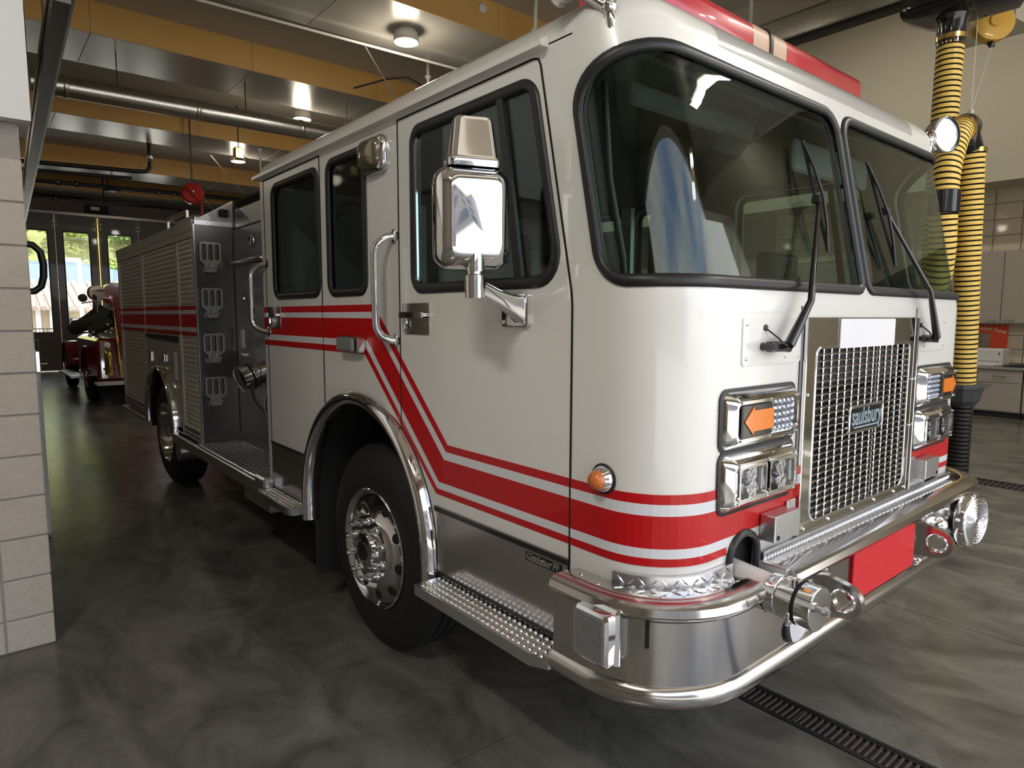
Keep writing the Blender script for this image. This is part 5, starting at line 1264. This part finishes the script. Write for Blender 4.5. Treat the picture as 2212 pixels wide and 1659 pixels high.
kid(MB().box(12.34, 12.372, 2.17, 2.86, .87, 1.54, .003), 'board', 'poster_red', po, 0); kid(MB().box(12.325, 12.339, 2.42, 2.80, .89, 1.40, .003), 'photo', 'poster_photo', po, 0)
def arc_text(u, v, h): return (12.338-h, 2.50-u, 1.478+v-.45*(u+.08)**2)
o = text_mesh('Generative Fund', .085, arc_text, .003, .3, .001, 'lettering', 'cream', None, 'CENTER', .60); o.parent = po; o.location = -Vector(po.location)
pr = thing('printer', 'white boxy printer on the counter below the red poster', 'printer', (12.05, 2.4, .85))
kid(MB().box(11.85, 12.28, 2.10, 2.66, .851, 1.14, .02), 'case', 'machine_white', pr); kid(MB().box(11.80, 11.86, 2.20, 2.60, .853, .875, .004), 'tray', 'machine_white', pr); kid(MB().box(11.846, 11.852, 2.14, 2.66, .925, .932), 'tray_slot', 'interior_grey', pr); kid(MB().box(11.845, 11.852, 2.48, 2.53, 1.06, 1.075), 'mark', 'black_matte', pr); kid(MB().ball((11.85, 2.15, 1.06), .03, 8, (.2, .5, 1)), 'button', 'interior_grey', pr)
t = MB(); N_ = 14; vs_ = []; fs = []
for i in range(N_):
    for j in range(8):
        u = i/(N_-1); v = j/7; hgt = .012+.085*sin(pi*v)**.6*min(1, u*2.2)*min(1, (1-u)*6+.3)*(.75+.25*sin(7*u+2*v)); vs_.append((11.74+.36*v, 2.06-1.1*u, .852+max(.004, hgt)))
k = len(vs_); vs_ += [(x, y, .8515) for x, y, z in vs_]
for i in range(N_-1):
    for j in range(7): a = i*8+j; fs += [(a, a+1, a+9, a+8), (k+a, k+a+8, k+a+9, k+a+1)]
for i in range(N_-1): fs += [(i*8, i*8+8, k+i*8+8, k+i*8), (i*8+7, k+i*8+7, k+i*8+15, i*8+15)]
fs += [tuple(range(8))+tuple(k+j for j in range(7, -1, -1)), tuple((N_-1)*8+j for j in range(7, -1, -1))+tuple(k+(N_-1)*8+j for j in range(8))]
t.add(vs_, fs); solo(t, 'folded_cloth', 'navy_cloth', 'dark navy cloth lying crumpled on the worktop', 'cloth', None, 60)
ms = thing('wall_banner', 'maroon banner with pale marks on the wall left of the hose', 'banner', (12.3, 3.3, 1.2)); kid(MB().box(12.33, 12.372, 3.05, 3.75, .86, 1.52, .003), 'board', 'maroon_sign', ms, 0)
for z in (.98, 1.05, 1.42): kid(MB().box(12.322, 12.329, 3.1, 3.6, z, z+.02), 'pale_line', 'cream', ms, 0)
# ================================================================ ANTIQUE TRUCK
an = thing('antique_fire_truck', 'dark red antique fire truck with brass fittings parked behind the engine', 'fire truck', (1.4, 15.5, 0))
A = lambda mb, n, m, p=None, s=35: (lambda o: o)(kid(mb, n, m, an, s)) if p is None else kid2(mb, n, m, p, s)
def kid2(mb, n, m, p, s=35):
    o = mb.build(n, m, None, s); o.parent = p; off = Vector((0, 0, 0)); q = p
    while q is not None: off += Vector(q.location); q = q.parent
    o.location = -off; return o
def K(mb, n, m, s=35): return kid(mb, n, m, an, s)
K(MB().box(.36, 2.5, 13.0, 15.6, .45, 1.24, .05), 'rear_body', 'antique_red')
K(MB().loft([[(u, y, v) for u, v in rr(x0, x1, .5, z1, .12, 5)] for y, x0, x1, z1 in ((15.6, .42, 2.44, 1.20), (16.6, .5, 2.36, 1.25), (18.2, .78, 2.05, 1.22), (18.5, .82, 2.0, 1.15))], True), 'bonnet', 'antique_red', 40)
K(MB().box(.68, 2.5, 13.02, 14.8, 1.24, 1.80, .03), 'hose_bed', 'antique_red')
for y in (13.95, 17.3):
    w = [(.20+.0*i, 0) for i in range(2)]
    path = [(y+.52*cos(pi*i/14), .56+.52*sin(pi*i/14)) for i in range(15)]
    t = MB(); t.loft([[(.27, yy, zz), (.52, yy, zz), (.52, yy*1, zz-.03), (.27, yy, zz-.03)] for yy, zz in path], True); K(t, 'mudguard', 'antique_red', 40)
    for xx, s_ in ((.30, 1), (2.35, -1)):
        wh = K(MB().lathe([(0, .20), (-.02, .30), (0, .40), (.04, .44), (.16, .44), (.20, .40), (.20, .2)], (xx, y, .44), (s_, 0, 0), 28), 'tire', 'tire', 40); kid2(MB().lathe([(.02, .21), (-.01, .19), (-.01, .06), (-.04, .04), (-.045, .002)], (xx, y, .44), (s_, 0, 0), 24), 'wheel_disc', 'antique_red', wh, 40)
K(MB().box(.30, 2.5, 12.62, 13.02, .40, .445, .006), 'tail_board', 'white_card')
K(MB().box(.36, 2.45, 12.9, 13.0, .10, .40, .01).box(.7, 2.2, 13, 18, .32, .5, .02), 'chassis', 'black_matte')
K(MB().box(.10, .36, 14.6, 16.7, .40, .44, .006), 'running_board', 'aluminium')
ex = K(MB().lathe([(0, .05), (.02, .062), (.38, .062), (.42, .05), (.45, .02), (.48, .02)], (.545, 12.93, .56), (0, 0, 1), 20), 'brass_extinguisher', 'brass', 40)
kid2(MB().tube([(.545-.07, 12.93, 1.04), (.545, 12.93, 1.06), (.545+.07, 12.93, 1.04)], .012, 8), 'extinguisher_handle', 'brass', ex); kid2(MB().box(.46, .63, 12.90, 13.0, .66, .69), 'extinguisher_strap', 'dark_pipe', ex)
t = MB(); t.lathe([(0, .018), (.10, .026), (.14, .04), (.17, .026), (.26, .045), (.30, .026), (.60, .020), (.72, .04), (.76, .02), (1.25, .012), (1.30, .018)], (.73, 12.96, .52), (-.05, 0, 1), 14); K(t, 'brass_play_pipe', 'brass', 40)
K(MB().lathe([(0, .055), (.02, .052), (.025, .03), (.012, .002)], (.535, 13.0, 1.12), (0, -1, 0), 18), 'tail_lamp', 'chrome', 40)
for i, (p, r) in enumerate(((((.10, 13.4, 1.45), (.4, 13.2, 1.55), (.62, 13.3, 1.72)), .12), (((.12, 13.8, 1.40), (.35, 13.4, 1.60), (.55, 13.5, 1.78)), .11), (((.30, 13.15, 1.36), (.5, 13.1, 1.48), (.66, 13.2, 1.55)), .10), (((.2, 14.3, 1.40), (.45, 13.8, 1.62), (.6, 13.9, 1.70)), .12))):
    K(MB().tube(smooth_path(p, 5), r, 10), 'suction_hose', 'old_hose', 60)
for x, z in ((.56, 1.50), (.62, 1.42), (.60, 1.34), (.52, 1.36), (.28, 1.30), (.33, 1.36)): K(MB().ball((x, 13.0, z), .035, 8), 'valve_cap', 'chrome', 60)
sl_ = K(MB().lathe([(-.16, .002), (-.14, .08), (-.06, .135), (0, .15), (.03, .15), (.035, .13)], (.44, 13.2, 2.07), (.5, -1, 0), 24), 'search_lamp', 'chrome', 50)
kid2(MB().lathe([(.02, .135), (.0, .05), (-.01, .002)], (.44, 13.2, 2.07), (.5, -1, 0), 20), 'search_reflector', 'reflector', sl_, 50); kid2(MB().cyl((.44, 13.2, 1.55), (.44, 13.2, 1.95), .02, 8).cyl((.56, 13.2, 1.55), (.56, 13.2, 1.95), .012, 8).cyl((.2, 13.2, 1.88), (.7, 13.2, 1.98), .012, 8), 'lamp_post', 'chrome', sl_)
K(MB().lathe([(-.06, .03), (-.03, .07), (.0, .075), (.02, .07), (.03, .002)], (.215, 13.1, 1.975), (0, -1, 0), 18), 'round_lamp', 'dark_pipe', 50)
K(MB().lathe([(-.06, .03), (-.03, .07), (.0, .085), (.02, .08), (.03, .002)], (.60, 13.0, 1.96), (0, -1, 0), 18), 'round_lamp', 'antique_red', 50)
K(MB().box(.66, 1.0, 13.2, 13.25, 1.5, 2.0, .01), 'seat_frame', 'antique_red')
K(MB().loft([[(.82+r_*cos(a), 13.4+k, 2.0+r_*sin(a)) for a in [pi*i/12 for i in range(13)]] for k, r_ in ((0, .28), (.3, .30), (.5, .22))], True), 'cowl', 'antique_red', 50)
K(MB().box(.42, .52, 12.985, 13.0, .5, 1.2, .004), 'body_moulding', 'chrome')
K(MB().cyl((.70, 15.4, 1.24), (.70, 15.4, 2.0), .02, 8).cyl((2.2, 15.4, 1.24), (2.2, 15.4, 2.0), .02, 8).box(.7, 2.2, 15.38, 15.42, 1.98, 2.02), 'windscreen_frame', 'chrome')

# ================================================================ OUTSIDE
struct(MB().box(-60, 80, -70, -3.7, -.3, -.03).build('ground_front', 'apron', None, 0))
struct(MB().box(-60, 90, 22.7, 140, -.3, -.03).build('ground_rear', 'apron', None, 0))
ob = thing('reflected_block', 'unseen grey block with dark windows, added across the front apron for the chrome to reflect', 'building', (-18, -30, 0))  # out of view, added so chrome and glass have something to reflect
kid(MB().box(-42, -3.5, -40, -26, 0, 11), 'walls', 'facade_grey', ob, 0); kid(MB().box(-42.3, -3.2, -40.3, -25.7, 11, 11.5), 'parapet', 'stucco', ob, 0)
for i in range(9):
    for j in range(3): kid(MB().box(-40+4.1*i, -37.6+4.1*i, -26.05, -25.95, 1.2+3.3*j, 3.2+3.3*j), 'window', 'car_glass', ob, 0)
# hill with shrubs
t = MB(); nx_, ny_ = 26, 14; vs_ = []; fs = []
for i in range(nx_):
    for j in range(ny_):
        x = -25+70*i/(nx_-1); y = 62+60*j/(ny_-1); vs_.append((x, y, -.1+24*(1-cos(pi*min(1, j/9.0)))/2+1.2*sin(i*1.3)*sin(j*.9)*(j > 0)))
for i in range(nx_-1):
    for j in range(ny_-1): a = i*ny_+j; fs.append((a, a+1, a+ny_+1, a+ny_))
t.add(vs_, fs); struct(t.build('ground_hill', 'dry_hill', None, 80))
def shrub(x, y, z, r, m, lab, idx):
    e = thing('hill_shrub', lab, 'shrub', (x, y, z), 'leafy shrubs on the hill behind the house')
    t = MB(); rnd = random.Random(idx)
    for k in range(900):
        th = rnd.uniform(0, 2*pi); ph = math.acos(rnd.uniform(-.7, 1)); q = r*(rnd.uniform(.55, 1.0)); c = Vector((q*sin(ph)*cos(th), q*sin(ph)*sin(th), q*cos(ph)*.75)); s_ = r*rnd.uniform(.07, .14)
        a = Vector((rnd.uniform(-1, 1), rnd.uniform(-1, 1), rnd.uniform(-1, 1))).normalized(); b = a.cross(Vector((rnd.uniform(-1, 1), 1, rnd.uniform(-1, 1)))).normalized()
        t.add([c-a*s_, c+b*s_*.6, c+a*s_, c-b*s_*.6], [(0, 1, 2, 3)])
    o = t.build('foliage', m, e, 0, fix=False); o['kind'] = 'stuff'
    MB().cyl((0, 0, -1.0), (0, 0, r*.5), r*.06, 8, r*.03).build('trunk', 'old_hose', e, 40)
SH = [(0.4, 66, 5.2, 2.2, 0, 'round light green tree on the hill at the far left of the rear windows'), (5.0, 65, 4.6, 2.2, 1, 'dark green tree on the hill behind the white lamp post'), (9.4, 66, 5.0, 2.3, 0, 'light green tree on the hill in the rear window nearest the engine'),
      (1.2, 78, 10.6, 2.6, 1, 'dark green tree high on the hill above the left rear window'), (6.8, 78, 10.8, 2.7, 0, 'pale green tree high on the hill above the middle rear window'), (12.6, 78, 10.4, 2.5, 1, 'dark green tree high on the hill behind the engine body')]
for i, (x, y, z, r, m, lab) in enumerate(SH): shrub(x, y, z, r, 'leaf_dark' if m else 'leaf_light', lab, i)
# house with tiled roof
hs = thing('tiled_house', 'cream stucco house with a clay tile roof seen through the rear windows', 'house', (4, 44, 0))
kid(MB().box(-4, 9, 42, 52, 0, 2.0), 'walls', 'stucco', hs, 0)
kid(MB().prism([(41.3, 1.95), (52.5, 1.95), (47, 3.6)], lambda u, v, h: (h, u, v), -4.6, 9.6), 'roof', 'roof_tile', hs, 0)
rf = hs.children[1]; first = None
for i in range(36):
    x = -4.5+.39*i
    if first is None: first = MB().cyl((0, 41.25, 2.02), (0, 47, 3.72), .13, 8).build('tile_row', 'roof_tile', rf, 60); first.location = (x, 0, 0)
    else: dup(first, 'tile_row', rf, (x, 0, 0))
for x in (1.4, 2.0, 2.6, 6.0): kid(MB().box(x, x+.22, 41.7, 41.9, 0, 1.95), 'porch_post', 'white_post', hs, 0)
kid(MB().box(2.9, 3.9, 41.96, 42.02, .3, 1.5), 'window', 'car_glass', hs, 0); kid(MB().box(4.6, 5.5, 41.96, 42.02, .0, 1.7), 'house_door', 'door_brown', hs, 0)
bh = thing('blue_roof_shed', 'long pale blue roofed building behind the tiled house', 'building', (4, 57, 0)); kid(MB().box(-6, 12, 55, 60, 0, 3.0), 'walls', 'stucco', bh, 0)
kid(MB().loft([[(x, 54.6, z) for x, z in ((-6.5, 2.9), (12.5, 2.9), (9, 4.6), (5, 5.4), (0, 5.3), (-4, 4.6))], [(x, 60.5, z) for x, z in ((-6.5, 2.9), (12.5, 2.9), (9, 4.6), (5, 5.4), (0, 5.3), (-4, 4.6))]], True), 'roof', 'blue_roof', bh, 0)
lp = thing('street_lamp', 'white angular lamp post outside the rear window', 'lamp post', (3.05, 38, 0)); kid(MB().cyl((3.05, 38, 0), (3.05, 38, 4.35), .10, 12), 'post', 'white_post', lp); kid(MB().box(2.25, 3.13, 37.9, 38.1, 4.28, 4.48, .01), 'lamp_arm', 'white_post', lp)
car = thing('white_car', 'white car parked outside the rear window beside the antique truck', 'car', (3.1, 33, 0))
kid(MB().loft([[(x, y, z) for y, z in ((31.2, .35), (35.4, .35), (35.5, .8), (34.5, 1.0), (32.0, 1.02), (31.1, .8))] for x in (2.1, 3.95)], True), 'car_body', 'car_white', car, 30)
kid(MB().loft([[(x, y, z) for y, z in ((31.9, 1.0), (34.4, 1.0), (33.8, 1.52), (32.4, 1.52))] for x in (2.2, 3.85)], True), 'cabin', 'car_white', car, 30); kid(MB().box(2.18, 2.21, 32.4, 34.0, 1.06, 1.44).prism([(31.93, 1.04), (32.36, 1.46), (32.34, 1.46), (31.90, 1.04)], lambda u, v, h: (h, u, v), 2.3, 3.75), 'car_window', 'car_glass', car, 0)
for x in (2.12, 3.75):
    for y in (32.1, 34.6): kid(MB().cyl((x, y, .32), (x+.18, y, .32), .32, 20), 'wheel', 'tire', car)
fc = thing('yard_fence', 'dark metal picket fence outside below the left rear window', 'fence', (0, 30, 0)); kid(MB().box(-3, 2.3, 29.98, 30.02, 1.12, 1.16).box(-3, 2.3, 29.98, 30.02, .12, .16), 'fence_rail', 'steel_rail', fc, 0)
first = None
for i in range(44):
    x = -3+.12*i
    if first is None: first = kid(MB().box(-.012, .012, 29.99, 30.01, 0, 1.14), 'picket', 'steel_rail', fc, 0); b0 = Vector(first.location); first.location = b0+Vector((x, 0, 0))
    else: dup(first, 'picket', fc, b0+Vector((x, 0, 0)))
